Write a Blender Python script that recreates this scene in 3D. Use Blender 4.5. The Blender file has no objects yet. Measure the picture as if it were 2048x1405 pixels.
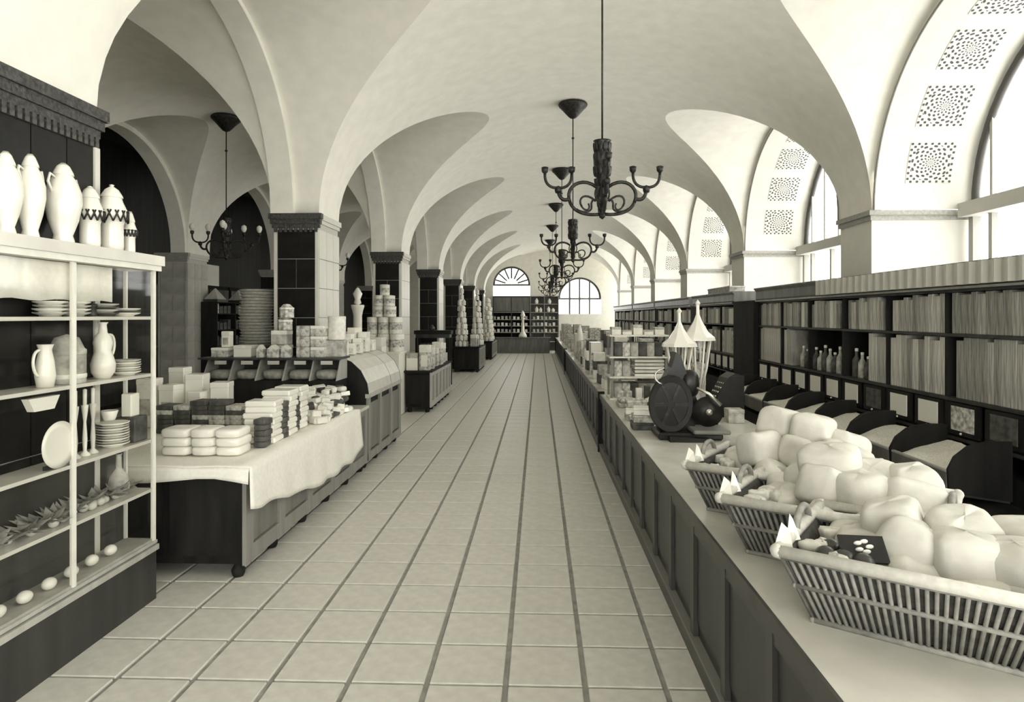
import bpy, bmesh, math, random
from mathutils import Matrix, Vector
PI = math.pi
rnd = random.Random(7)
SC = bpy.context.scene
COL = SC.collection

# ------------------------------------------------------------------ camera
cam_d = bpy.data.cameras.new('camera')
cam_d.sensor_width = 36.0
cam_d.lens = 1305.0 / 2048.0 * 36.0
cam_d.shift_x = -6.0 / 2048.0
cam_d.shift_y = -70.5 / 2048.0
cam_d.clip_end = 300
cam = bpy.data.objects.new('camera', cam_d)
cam.location = (0, 0, 1.9)
cam.rotation_euler = (PI / 2, 0, math.radians(2.063))
COL.objects.link(cam)
SC.camera = cam

# ------------------------------------------------------------------ world: plain bright overcast sky
W = bpy.data.worlds.new('overcast_sky')
SC.world = W
W.use_nodes = True
bg = W.node_tree.nodes['Background']
bg.inputs[0].default_value = (1.0, 0.99, 0.965, 1)
bg.inputs[1].default_value = 9.0

# ------------------------------------------------------------------ view and exposure
SC.view_settings.view_transform = 'Standard'
SC.view_settings.look = 'None'
SC.view_settings.gamma = 1.0
SC.view_settings.use_curve_mapping = False
SC.view_settings.exposure = 0.52
try:
    SC.cycles.use_denoising = True
    SC.cycles.max_bounces = 10
    SC.cycles.diffuse_bounces = 7
    SC.cycles.sample_clamp_indirect = 12
    SC.cycles.caustics_reflective = False
    SC.cycles.caustics_refractive = False
except Exception:
    pass

# plan of the hall (metres)
BAY = 5.0
XL, XR = -2.793, 4.109             # aisle faces of the left piers and of the right wall piers
XC, HW = (XL + XR) / 2, (XR - XL) / 2
SPR = 3.2                          # springing height
RISE = 2.32
YN = 8.21                          # near face of the first pier in view
PL = 0.82                          # length of a pier along the hall
Y0, Y1 = -4.0, 36.2
XAI, XAO = -3.396, -7.24           # left aisle
XW = 5.21                          # window plane on the right
LR = (BAY - PL) / 2                # radius of the lateral arches


def portal(name, loc, rot, sx, sy):
    d = bpy.data.lights.new(name, 'AREA')
    d.shape = 'RECTANGLE'
    d.size, d.size_y = sx, sy
    d.cycles.is_portal = True
    o = bpy.data.objects.new(name, d)
    o.location, o.rotation_euler = loc, rot
    COL.objects.link(o)


for k in range(-2, 6):             # sampling portals at the window openings of the right wall
    ym = YN + PL + LR + BAY * k
    if ym < Y1 - 1:
        portal('window_daylight', (XW + 0.5, ym, 3.1), (0, PI / 2, 0), 4.6, 4.2)
portal('window_daylight', (0.7, Y1 + 0.6, 3.2), (-PI / 2, 0, 0), 7.0, 4.4)

portal('window_daylight', (.65, Y0 - .5, 2.0), (PI / 2, 0, 0), 7.0, 2.8)  # sampling portal at the added rear windows

# ------------------------------------------------------------------ materials


def tone(g, w=1.0):
    return (g, g * (1 - .02 * w), g * (1 - .115 * w), 1)


MATS = {}


def mat(name, g, rough=.6, var=.0, scale=8.0, bump=0.0, metal=0.0, spec=.4, g2=None, stretch=None, w=1.0):
    if name in MATS:
        return MATS[name]
    m = bpy.data.materials.new(name)
    m.use_nodes = True
    nt = m.node_tree
    b = nt.nodes['Principled BSDF']
    b.inputs['Roughness'].default_value = rough
    b.inputs['Metallic'].default_value = metal
    b.inputs['Specular IOR Level'].default_value = spec
    b.inputs['Base Color'].default_value = tone(g, w)
    if var or g2 is not None or bump:
        tc = nt.nodes.new('ShaderNodeTexCoord')
        mp = nt.nodes.new('ShaderNodeMapping')
        if stretch:
            mp.inputs['Scale'].default_value = stretch
        nz = nt.nodes.new('ShaderNodeTexNoise')
        nz.inputs['Scale'].default_value = scale
        nz.inputs['Detail'].default_value = 4
        nt.links.new(tc.outputs['Object'], mp.inputs[0])
        nt.links.new(mp.outputs[0], nz.inputs['Vector'])
        rp = nt.nodes.new('ShaderNodeValToRGB')
        ga, gb = (g * (1 - var), min(1, g * (1 + var))) if g2 is None else (g, g2)
        rp.color_ramp.elements[0].position = .33
        rp.color_ramp.elements[1].position = .67
        rp.color_ramp.elements[0].color = tone(ga, w)
        rp.color_ramp.elements[1].color = tone(gb, w)
        nt.links.new(nz.outputs[0], rp.inputs[0])
        nt.links.new(rp.outputs[0], b.inputs['Base Color'])
        if bump:
            bp = nt.nodes.new('ShaderNodeBump')
            bp.inputs['Strength'].default_value = bump
            bp.inputs['Distance'].default_value = .02
            nt.links.new(nz.outputs[0], bp.inputs['Height'])
            nt.links.new(bp.outputs[0], b.inputs['Normal'])
    MATS[name] = m
    return m


PLASTER = mat('plaster_pale', .80, .85, .04, 5, .04)
PLASTER_R = mat('plaster_white', .66, .8, .03, 4, .03)
WALLP = mat('plaster_grey', .55, .85, .05, 4)
TILE_F = mat('floor_tile', .6, .4, .07, 14, .03)
JOINT_F = mat('floor_joint', .26, .8, .2, 14)
DARK_TILE = mat('dark_glazed_tile', .011, .3, .3, 9, 0, spec=.2)
PALE_JOINT = mat('pale_tile_joint', .5, .7)
GREY_TILE = mat('grey_glazed_tile', .42, .4, .25, 2.3)
PALE_TILE = mat('pale_glazed_tile', .62, .35, .06, 3)
CAP = mat('carved_dark_capital', .05, .5, .6, 40, .5)
CAP_P = mat('pale_capital', .33, .6, .15, 30)
DWOOD = mat('dark_wood', .035, .38, .35, 7, .04, stretch=(1, 1, .12))
BLACKWOOD = mat('black_wood', .012, .65, .5, 9, .05, spec=.2, stretch=(1, 1, .15))
MWOOD = mat('brown_wood', .13, .4, .25, 8, .03, stretch=(1, 1, .12))
GWOOD = mat('grey_painted_wood', .22, .5, .15, 9)
LWOOD = mat('light_wood', .4, .5, .15, 9, stretch=(1, 1, .15))
MARBLE = mat('pale_marble', .62, .25, .1, 3)
CLOTH = mat('white_cloth', .82, .9, .04, 30, .08)
WHITE = mat('white_enamel', .84, .3)
PAPER = mat('white_paper', .74, .8, .1, 12)
PAPER_G = mat('grey_paper', .42, .75, .35, 14)
PAPER_D = mat('dark_paper', .07, .6, .5, 16)
PAPER_M = mat('mottled_print', .2, .7, g2=.72, scale=22)
PARCEL = mat('cream_wrapping_paper', .6, .85, .1, 9, .3)
CHINA = mat('white_china', .82, .18, spec=.6)
BRONZE = mat('dark_bronze', .03, .42, .5, 25, .2, metal=.5)
IRON = mat('black_iron', .012, .35, .3, 12, metal=.2)
STEEL = mat('bright_steel', .55, .25, metal=.9)
WICKER = mat('peeled_wicker', .24, .6, .2, 30)
WICKER_D = mat('dark_wicker_weave', .06, .8, .4, 50)  # weave darker than the upright canes
GRAIN = mat('pale_grain', .82, .9, .12, 60, .4)
BULB = mat('opal_bulb_glass', .85, .2)
TIN = mat('printed_tin', .28, .3, g2=.7, scale=9, metal=.2)
TIN_W = mat('white_label_tin', .72, .35, .12, 20)
FRUIT_D = mat('dark_fruit', .05, .3, .5, 6)
FRUIT_L = mat('pale_fruit', .6, .4, .15, 9)
LEAF = mat('leaf_grey', .22, .6, .4, 12)
CORD = mat('string', .12, .9)


def glass_mat(name='thin_glass', tr=.96):
    m = bpy.data.materials.new(name)
    m.use_nodes = True
    nt = m.node_tree
    nt.nodes.remove(nt.nodes['Principled BSDF'])
    out = nt.nodes['Material Output']
    t = nt.nodes.new('ShaderNodeBsdfTransparent')
    t.inputs[0].default_value = (tr, tr, tr * .98, 1)
    g = nt.nodes.new('ShaderNodeBsdfGlossy')
    g.inputs['Roughness'].default_value = .04
    lw = nt.nodes.new('ShaderNodeLayerWeight')
    pw = nt.nodes.new('ShaderNodeMath')
    pw.operation = 'POWER'
    pw.inputs[1].default_value = 5.0
    nt.links.new(lw.outputs['Facing'], pw.inputs[0])
    f = nt.nodes.new('ShaderNodeMath')
    f.operation = 'MULTIPLY_ADD'
    f.inputs[1].default_value = .9
    f.inputs[2].default_value = .04
    nt.links.new(pw.outputs[0], f.inputs[0])
    mx = nt.nodes.new('ShaderNodeMixShader')
    nt.links.new(f.outputs[0], mx.inputs[0])
    nt.links.new(t.outputs[0], mx.inputs[1])
    nt.links.new(g.outputs[0], mx.inputs[2])
    nt.links.new(mx.outputs[0], out.inputs[0])
    return m


GLASS = glass_mat()
GLASS_W = glass_mat('dimmed_window_glass', .5)  # grey tint put into the glass to weaken the daylight


def stencil_mat():
    """painted rosette lattice on plaster, in the UVs of each stencilled square"""
    m = bpy.data.materials.new('stencilled_rosettes')
    m.use_nodes = True
    nt = m.node_tree
    L = nt.links.new
    b = nt.nodes['Principled BSDF']
    b.inputs['Roughness'].default_value = .85
    tc = nt.nodes.new('ShaderNodeTexCoord')
    sp = nt.nodes.new('ShaderNodeSeparateXYZ')
    L(tc.outputs['UV'], sp.inputs[0])

    def mth(op, a, c=None):
        n = nt.nodes.new('ShaderNodeMath')
        n.operation = op
        for i, v in enumerate((a, c)):
            if v is None:
                continue
            if isinstance(v, (int, float)):
                n.inputs[i].default_value = v
            else:
                L(v, n.inputs[i])
        return n.outputs[0]
    u, v = sp.outputs[0], sp.outputs[1]
    cu, cv = mth('SUBTRACT', u, .5), mth('SUBTRACT', v, .5)
    r = mth('SQRT', mth('ADD', mth('MULTIPLY', cu, cu), mth('MULTIPLY', cv, cv)))
    th = mth('ARCTAN2', cv, cu)
    rays = mth('SINE', mth('MULTIPLY', th, 12))
    rings = mth('SINE', mth('MULTIPLY', r, 50))
    ros = mth('MULTIPLY', rays, rings)
    lat = mth('MULTIPLY', mth('SINE', mth('MULTIPLY', u, 44)), mth('SINE', mth('MULTIPLY', v, 44)))
    inside = mth('LESS_THAN', r, .44)
    mixv = mth('ADD', mth('MULTIPLY', ros, inside), mth('MULTIPLY', lat, mth('SUBTRACT', 1, inside)))
    ink = mth('GREATER_THAN', mixv, .28)
    mx = nt.nodes.new('ShaderNodeMix')
    mx.data_type = 'RGBA'
    L(ink, mx.inputs[0])
    mx.inputs[6].default_value = tone(.64)
    mx.inputs[7].default_value = tone(.07)
    L(mx.outputs[2], b.inputs['Base Color'])
    return m


STENCIL = stencil_mat()

# ------------------------------------------------------------------ mesh helpers


class MB:
    def __init__(s):
        s.v, s.f, s.sm = [], [], []

    def poly(s, pts, smooth=False):
        n = len(s.v)
        s.v += [tuple(p) for p in pts]
        s.f.append(tuple(range(n, n + len(pts))))
        s.sm.append(smooth)
        return s

    def add(s, v, f, smooth=False, M=None):
        n = len(s.v)
        s.v += [tuple(M @ Vector(p)) if M else tuple(p) for p in v]
        for q in f:
            s.f.append(tuple(i + n for i in q))
            s.sm.append(smooth)
        return s

    def box(s, x0, x1, y0, y1, z0, z1, M=None):
        v = [(x0, y0, z0), (x1, y0, z0), (x1, y1, z0), (x0, y1, z0), (x0, y0, z1), (x1, y0, z1), (x1, y1, z1), (x0, y1, z1)]
        return s.add(v, [(3, 2, 1, 0), (4, 5, 6, 7), (0, 1, 5, 4), (1, 2, 6, 5), (2, 3, 7, 6), (3, 0, 4, 7)], False, M)

    def cbox(s, cx, cy, cz, sx, sy, sz, ch=.006, M=None):
        """box standing on z=cz with chamfered edges"""
        hx, hy = sx / 2, sy / 2
        ch = min(ch, hx * .45, hy * .45, sz * .45)
        vs, fs = [], []
        for z, i in ((0, ch), (ch, 0), (sz - ch, 0), (sz, ch)):
            a, b = hx - i, hy - i
            for px, py in ((a - ch * (i == 0), -b), (a, -b + ch * (i == 0)), (a, b - ch * (i == 0)), (a - ch * (i == 0), b), (-a + ch * (i == 0), b), (-a, b - ch * (i == 0)), (-a, -b + ch * (i == 0)), (-a + ch * (i == 0), -b)):
                vs.append((cx + px, cy + py, cz + z))
        for r in range(3):
            for k in range(8):
                fs.append((r * 8 + k, r * 8 + (k + 1) % 8, r * 8 + 8 + (k + 1) % 8, r * 8 + 8 + k))
        fs.append(tuple(range(7, -1, -1)))
        fs.append(tuple(range(24, 32)))
        return s.add(vs, fs, False, M)

    def lathe(s, prof, n=20, M=None, smooth=True, cap=True):
        vs, fs = [], []
        for r, z in prof:
            for k in range(n):
                a = 2 * PI * k / n
                vs.append((r * math.cos(a), r * math.sin(a), z))
        for i in range(len(prof) - 1):
            for k in range(n):
                fs.append((i * n + k, i * n + (k + 1) % n, i * n + n + (k + 1) % n, i * n + n + k))
        s.add(vs, fs, smooth, M)
        if cap:
            if prof[0][0] > 1e-4:
                s.add(vs[:n], [tuple(range(n - 1, -1, -1))], False, M)
            if prof[-1][0] > 1e-4:
                s.add(vs[-n:], [tuple(range(n))], False, M)
        return s

    def tube(s, pts, r, n=8, smooth=True, M=None):
        pts = [Vector(p) for p in pts]
        rs = r if isinstance(r, (list, tuple)) else [r] * len(pts)
        vs, fs = [], []
        up = None
        for i, p in enumerate(pts):
            t = (pts[min(i + 1, len(pts) - 1)] - pts[max(i - 1, 0)]).normalized()
            if up is None:
                up = Vector((0, 0, 1)) if abs(t.z) < .9 else Vector((1, 0, 0))
            a = t.cross(up).normalized()
            b = a.cross(t).normalized()
            up = b
            for k in range(n):
                an = 2 * PI * k / n
                vs.append(p + (a * math.cos(an) + b * math.sin(an)) * rs[i])
        for i in range(len(pts) - 1):
            for k in range(n):
                fs.append((i * n + k, i * n + n + k, i * n + n + (k + 1) % n, i * n + (k + 1) % n))
        fs.append(tuple(range(n)))
        fs.append(tuple(len(pts) * n - 1 - k for k in range(n)))
        return s.add(vs, fs, smooth, M)

    def prism(s, prof, a0, a1, axis='y', M=None, smooth=False):
        """closed 2-D outline swept along one axis; prof is (x,z) for y, (y,z) for x, (x,y) for z"""
        def P(p, a):
            return (p[0], a, p[1]) if axis == 'y' else (a, p[0], p[1]) if axis == 'x' else (p[0], p[1], a)
        n = len(prof)
        vs = [P(p, a0) for p in prof] + [P(p, a1) for p in prof]
        s.add(vs, [(k, (k + 1) % n, n + (k + 1) % n, n + k) for k in range(n)], smooth, M)
        return s.add(vs, [tuple(range(n - 1, -1, -1)), tuple(range(n, 2 * n))], False, M)

    def pillow(s, sx, sy, sz, e=.5, nu=16, nv=9, wob=0, seed=0, M=None):
        """superellipsoid resting on z=0, optionally crumpled"""
        R = random.Random(seed)
        ph = [R.uniform(0, 6.28) for _ in range(6)]

        def c(w, m):
            return math.copysign(abs(math.cos(w)) ** m, math.cos(w))

        def sn(w, m):
            return math.copysign(abs(math.sin(w)) ** m, math.sin(w))
        vs, fs = [], []
        for j in range(nv + 1):
            v = -PI / 2 + PI * j / nv
            for i in range(nu):
                u = 2 * PI * i / nu
                k = 1 + wob * (math.sin(3 * u + ph[0]) * .5 + math.sin(2 * v * 2 + ph[1]) * .4 + math.sin(5 * u + 3 * v + ph[2]) * .35)
                vs.append((sx / 2 * c(v, e) * c(u, e) * k, sy / 2 * c(v, e) * sn(u, e) * k, sz / 2 + sz / 2 * sn(v, e) * (1 if wob == 0 else k)))
        for j in range(nv):
            for i in range(nu):
                fs.append((j * nu + i, j * nu + (i + 1) % nu, j * nu + nu + (i + 1) % nu, j * nu + nu + i))
        return s.add(vs, fs, True, M)

    def mesh(s, name='m'):
        me = bpy.data.meshes.new(name)
        me.from_pydata(s.v, [], s.f)
        me.polygons.foreach_set('use_smooth', s.sm)
        me.update()
        return me

    def build(s, name, m, parent=None, loc=(0, 0, 0), rot=(0, 0, 0)):
        return obj(name, s.mesh(name), m, parent, loc, rot)


def obj(name, me, m=None, parent=None, loc=(0, 0, 0), rot=(0, 0, 0)):
    o = bpy.data.objects.new(name, me)
    if m is not None and me is not None and not me.materials:
        me.materials.append(m)
    COL.objects.link(o)
    o.location, o.rotation_euler = loc, rot
    if parent:
        o.parent = parent
    return o


def tag(o, label=None, cat=None, group=None, kind=None):
    for k, v in (('label', label), ('category', cat), ('group', group), ('kind', kind)):
        if v:
            o[k] = v
    return o


def empty(name, label, cat, loc=(0, 0, 0), rz=0, group=None):
    o = bpy.data.objects.new(name, None)
    COL.objects.link(o)
    o.location, o.rotation_euler = loc, (0, 0, rz)
    o.empty_display_size = .1
    return tag(o, label, cat, group)


def kids(o):
    return [c for c in bpy.data.objects if c.parent == o]


KC = {}


def copy_tree(o, loc, rz=0, label=None, group=None):
    c = o.copy()
    COL.objects.link(c)
    c.location, c.rotation_euler = loc, (0, 0, rz)
    if label:
        c['label'] = label
    if group:
        c['group'] = group
    if o.name not in KC:
        KC[o.name] = [(k, kids(k)) for k in kids(o)]
    for k, sub in KC[o.name]:
        q = k.copy()
        COL.objects.link(q)
        q.parent = c
        for g in sub:
            d = g.copy()
            COL.objects.link(d)
            d.parent = q
    return c


def struct(o, label=None):
    return tag(o, label, None, None, 'structure')


ORD = ['leftmost', 'second from left', 'third from left', 'fourth from left', 'fifth from left', 'sixth from left', 'seventh from left', 'eighth from left', 'ninth from left', 'tenth from left', 'eleventh from left', 'twelfth from left', 'thirteenth from left', 'fourteenth from left']
NTH = ['first', 'second', 'third', 'fourth', 'fifth', 'sixth', 'seventh', 'eighth', 'ninth', 'tenth', 'eleventh', 'twelfth', 'thirteenth', 'fourteenth', 'fifteenth', 'sixteenth', 'seventeenth', 'eighteenth', 'nineteenth', 'twentieth']


def level(i, n):
    return 'bottom' if i == 0 else 'top' if i == n - 1 else 'middle' if n == 3 else NTH[i] + ' from bottom'


# ================================================================== THE SETTING
def lat_z(y, r=LR):
    """height of the lateral arch above the springing at hall position y (0 over a pier)"""
    t = (y - YN) % BAY
    if t <= PL:
        return 0.0
    d = t - PL - (BAY - PL) / 2
    return math.sqrt(max(0, r * r - d * d)) if abs(d) < r else 0.0


def rows(y0, y1):
    ys = set([y0, y1])
    n = math.floor((y0 - YN) / BAY) - 1
    while YN + n * BAY < y1 + BAY:
        b = YN + n * BAY
        for t in (0, PL / 2, PL):
            ys.add(b + t)
        for k in range(41):
            ys.add(b + PL + LR - LR * math.cos(PI * k / 40))
        n += 1
    ys = sorted(y for y in ys if y0 <= y <= y1)
    out = [ys[0]]
    for y in ys[1:]:
        if y - out[-1] > 1e-4:
            out.append(y)
    return out


def vault(name, xc, a, b, xl, xr, label):
    root = empty(name, label, None)
    struct(root)
    ys = rows(Y0, Y1)
    NB = 32
    bar, lw, rw = MB(), MB(), MB()
    vb, vl, vr = [], [], []
    for y in ys:
        L = lat_z(y)
        xg = a * math.sqrt(max(0, 1 - (L / b) ** 2))
        ph = math.acos(min(1, xg / a))
        for k in range(NB + 1):
            an = PI - ph - (PI - 2 * ph) * k / NB
            vb.append((xc + a * math.cos(an), y, SPR + b * math.sin(an)))
        for k in range(5):
            t = k / 4
            vl.append((xl + (xc - xg - xl) * t, y, SPR + L))
            vr.append((xr + (xc + xg - xr) * t, y, SPR + L))

    def grid(n, w):
        return [(i * w + k, i * w + k + 1, i * w + w + k + 1, i * w + w + k) for i in range(n - 1) for k in range(w - 1)]
    bar.add(vb, grid(len(ys), NB + 1), True)
    lw.add(vl, grid(len(ys), 5), True)
    rw.add(vr, grid(len(ys), 5), True)
    bar.build('barrel_vault', PLASTER, root)
    lw.build('vault_web', PLASTER, root)
    rw.build('vault_web', PLASTER, root)
    return root


vault('ceiling', XC, HW, RISE, -3.105, XR + .12, 'pale plaster groined vault over the main aisle')
vault('ceiling', (XAI + XAO) / 2, (XAI - XAO) / 2, 2.16, XAO, XAI, 'shaded plaster groined vault over the left aisle')


def arcade(name, x0, x1, r, label, m, y0=Y0, y1=Y1, top=5.75):
    """wall pierced by one round arch per bay between the planes x0 < x1"""
    o = MB()
    n = math.floor((y0 - YN) / BAY)
    while True:
        b = YN + n * BAY
        if b > y1:
            break
        yc = b + PL + LR
        pts = [(max(y0, min(y1, yc - r * math.cos(PI * k / 40))), SPR + r * math.sin(PI * k / 40)) for k in range(41)]
        for k in range(40):
            (ya, za), (yb, zb) = pts[k], pts[k + 1]
            if yb - ya < 1e-5:
                continue
            o.add([(x0, ya, za), (x1, ya, za), (x1, yb, zb), (x0, yb, zb)], [(0, 1, 2, 3)], True)
            o.add([(x0, ya, za), (x0, yb, zb), (x0, yb, top), (x0, ya, top)], [(0, 1, 2, 3)])
            o.add([(x1, ya, za), (x1, yb, zb), (x1, yb, top), (x1, ya, top)], [(3, 2, 1, 0)])
        ya, yb = max(y0, yc - LR - PL - (LR - r)), min(y1, yc - r)
        if yb > ya:
            o.box(x0, x1, ya, yb, SPR, top)
        n += 1
    w = o.build(name, m)
    return struct(w, label)


arcade('wall_arcade', XAI, -3.105, 2.03, 'pale round arches carried by the dark tiled piers on the left', PLASTER)
arcade('wall_outer_arcade', XAO - .3, XAO, 2.0, 'far row of pale arches beyond the left aisle', PLASTER)


def dome_row(y):
    return y


# ---------------------------------------------------------------- floor
fl = MB()
fl.box(-11, 6.2, Y0, Y1 + .5, -.1, -.012)
floor = struct(fl.build('floor', JOINT_F), 'floor of square grey tiles with dark joints')
TS = .4085
me_t = MB().cbox(0, 0, -.02, TS - .028, TS - .019, .02, .004).mesh('tile')
far = MB()
cols = range(-7, 3)
cnt = 0
XT0 = -.169
YT0 = .08
for j in range(3, 88):
    for i in (range(-8, 3)):
        x, y = XT0 + (i + .5) * TS, YT0 + (j + .5) * TS
        if cnt < 300 and y < 13 and -2.95 < x < 1.0 and not (y < 4.2 and x < -2.6):
            obj('tile', me_t, TILE_F, floor, (x, y, 0))
            cnt += 1
        else:
            far.cbox(x, y, -.02, TS - .024, TS - .012, .02, .004)
for j in range(3, 88, 2):
    for i in range(-22, -8):
        far.box(XT0 + i * TS + .01, XT0 + i * TS + TS - .01, YT0 + j * TS, YT0 + (j + 2) * TS - .015, -.02, 0)
    far.box(1.3, 5.2, YT0 + j * TS, YT0 + (j + 2) * TS - .015, -.02, 0)
fo = far.build('tile_paving', TILE_F, floor)
tag(fo, None, None, None, 'stuff')


# ---------------------------------------------------------------- left piers
def left_pier(yn, x0, x1, label, dark=True, face_rows=8, side=PALE_TILE, near=DARK_TILE, wrap=False):
    r = empty('pier', label, None, ((x0 + x1) / 2, yn + PL / 2, 0))
    struct(r)
    w, l = x1 - x0, PL
    c = MB()
    c.box(-w / 2 + .01, w / 2 - .01, -l / 2 + .01, l / 2 - .01, 0, 3.1)
    c.build('core', PALE_JOINT, r)
    cp = MB()
    for z0, z1, e in ((3.08, 3.13, .012), (3.13, 3.2, .03)):
        cp.box(-w / 2 - e, w / 2 + e, -l / 2 + .004, l / 2 + e, z0, z1)
    cp.build('impost', mat('pale_impost', .6, .7), r)
    cn = MB()
    ye = l / 2 if wrap else -l / 2 + .02
    for z0, z1, e in ((3.02, 3.07, .015), (3.07, 3.13, .032), (3.13, 3.2, .05)):
        cn.box(-w / 2 - e, w / 2 + e, -l / 2 - e - .015, ye + (e if wrap else 0), z0, z1)
    cn.build('carved_cornice', CAP if dark else CAP_P, r)
    if dark and not wrap:
        for q in range(9):
            MB().box(-.018, .018, -.012, .012, 2.965, 3.02).build('dentil', CAP, r, (-w / 2 + w * (q + .5) / 9, -l / 2 - .02, 0))
    if wrap:
        for q in range(16):
            MB().box(-.012, .012, -.016, .016, 2.955, 3.02).build('dentil', CAP, r, (w / 2 + .012, -l / 2 + l * (q + .5) / 16, 0))
    if wrap:
        MB().box(.0, .018, -.045, 0, 0, 2.955).build('corner_strip', PALE_TILE, r, (w / 2 + .004, l / 2, 0))
    # near face: framed running bond of glazed tiles
    H = 3.0 / face_rows
    fw = .05
    th = .014
    m_full = MB().box(-(w - 2 * fw) / 2 + .004, (w - 2 * fw) / 2 - .004, 0, th, .004, H - .004).mesh()
    hw_ = (w - 2 * fw) / 2
    m_half = MB().box(.004, hw_ - .004, 0, th, .004, H - .004).mesh()
    m_str = MB().box(.004, fw - .006, 0, th + .006, .002, 2.998).mesh()
    for k in range(face_rows):
        if k % 2:
            obj('tile', m_full, near, r, (0, -l / 2 - .004, k * H))
        else:
            obj('tile', m_half, near, r, (0, -l / 2 - .004, k * H))
            obj('tile', m_half, near, r, (-hw_, -l / 2 - .004, k * H))
    obj('corner_strip', m_str, PALE_TILE if dark else near, r, (-w / 2 + .002, -l / 2 - .01, 0))
    obj('corner_strip', m_str, near, r, (w / 2 - fw, -l / 2 - .01, 0))
    # aisle face
    cs = 3
    tw = l / cs
    m_s = MB().box(0, th, .004, tw - .004, .004, H - .004).mesh()
    for k in range(face_rows):
        for q in range(cs):
            obj('tile', m_s, side, r, (w / 2 - .006, -l / 2 + q * tw, k * H))
    return r


for n in range(-1, 6):
    y = YN + n * BAY
    left_pier(y, XAI + .02, XL, ['dark tiled pier hidden behind the glass display case', 'large dark tiled pier nearest the camera behind the bread bins', 'second dark tiled pier, behind the canister pyramid', 'third dark tiled pier, behind the tall dark side table', 'fourth dark tiled pier, behind the first white can towers', 'fifth dark tiled pier far down the left side', 'farthest dark tiled pier, beside the end shelves'][n + 1], side=DARK_TILE if n < 0 else PALE_TILE, wrap=n < 0)
for n in range(1, 6):
    y = YN + n * BAY
    left_pier(y, XAO - .62, XAO, ['grey tiled pier rising beside the glass display case', 'grey tiled pier in the left aisle seen past the first dark pier', 'third grey tiled pier of the left aisle', 'fourth grey tiled pier of the left aisle', 'farthest grey tiled pier of the left aisle'][n - 1], False, 9, GREY_TILE, GREY_TILE if n == 1 else DARK_TILE)

# walls closing the left side: a dark room behind the outer arcade
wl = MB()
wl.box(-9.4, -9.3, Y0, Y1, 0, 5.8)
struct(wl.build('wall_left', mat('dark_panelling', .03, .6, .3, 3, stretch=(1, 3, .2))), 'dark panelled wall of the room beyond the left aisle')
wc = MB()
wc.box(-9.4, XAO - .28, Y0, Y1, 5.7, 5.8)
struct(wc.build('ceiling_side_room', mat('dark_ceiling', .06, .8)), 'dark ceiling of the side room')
# unseen rear wall; its windows are added to soften the hall's contrast
wr = MB()
REAR_FILL = [(-2.6, -.6), (-.35, 1.65), (1.9, 3.9)]
xs_ = [-9.4] + [v for p in REAR_FILL for v in p] + [XW + 1]
for i in range(0, len(xs_), 2):
    wr.box(xs_[i], xs_[i + 1], Y0 - .2, Y0, 0, 6)
for a_, b_ in REAR_FILL:
    wr.box(a_, b_, Y0 - .2, Y0, 0, .7)
    wr.box(a_, b_, Y0 - .2, Y0, 3.3, 6)
struct(wr.build('wall_rear', WALLP), 'unseen rear wall with windows added for fill light')
for i, (a_, b_) in enumerate(REAR_FILL):
    w_ = empty('window_%d' % (30 + i), 'unseen rear window added for fill light', None, ((a_ + b_) / 2, Y0 - .1, 0))
    struct(w_)
    h_ = (b_ - a_) / 2
    for x_ in (-h_ + .03, 0, h_ - .03):
        MB().box(x_ - .03, x_ + .03, -.04, .04, .7, 3.3).build('mullion', MWOOD, w_)
    for z_ in (.73, 2.4, 3.27):
        MB().box(-h_, h_, -.04, .04, z_ - .03, z_ + .03).build('transom', MWOOD, w_)
    MB().add([(-h_, 0, .7), (h_, 0, .7), (h_, 0, 3.3), (-h_, 0, 3.3)], [(0, 1, 2, 3)]).build('pane', GLASS, w_)
# ---------------------------------------------------------------- right wall: piers, deep window arches, windows
WDARK = mat('dark_window_frame', .08, .5)
WPALE = mat('pale_window_frame', .38, .5)


def arc_pts(yc, r, n=40):
    return [(yc - r * math.cos(PI * k / n), SPR + r * math.sin(PI * k / n)) for k in range(n + 1)]


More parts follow.
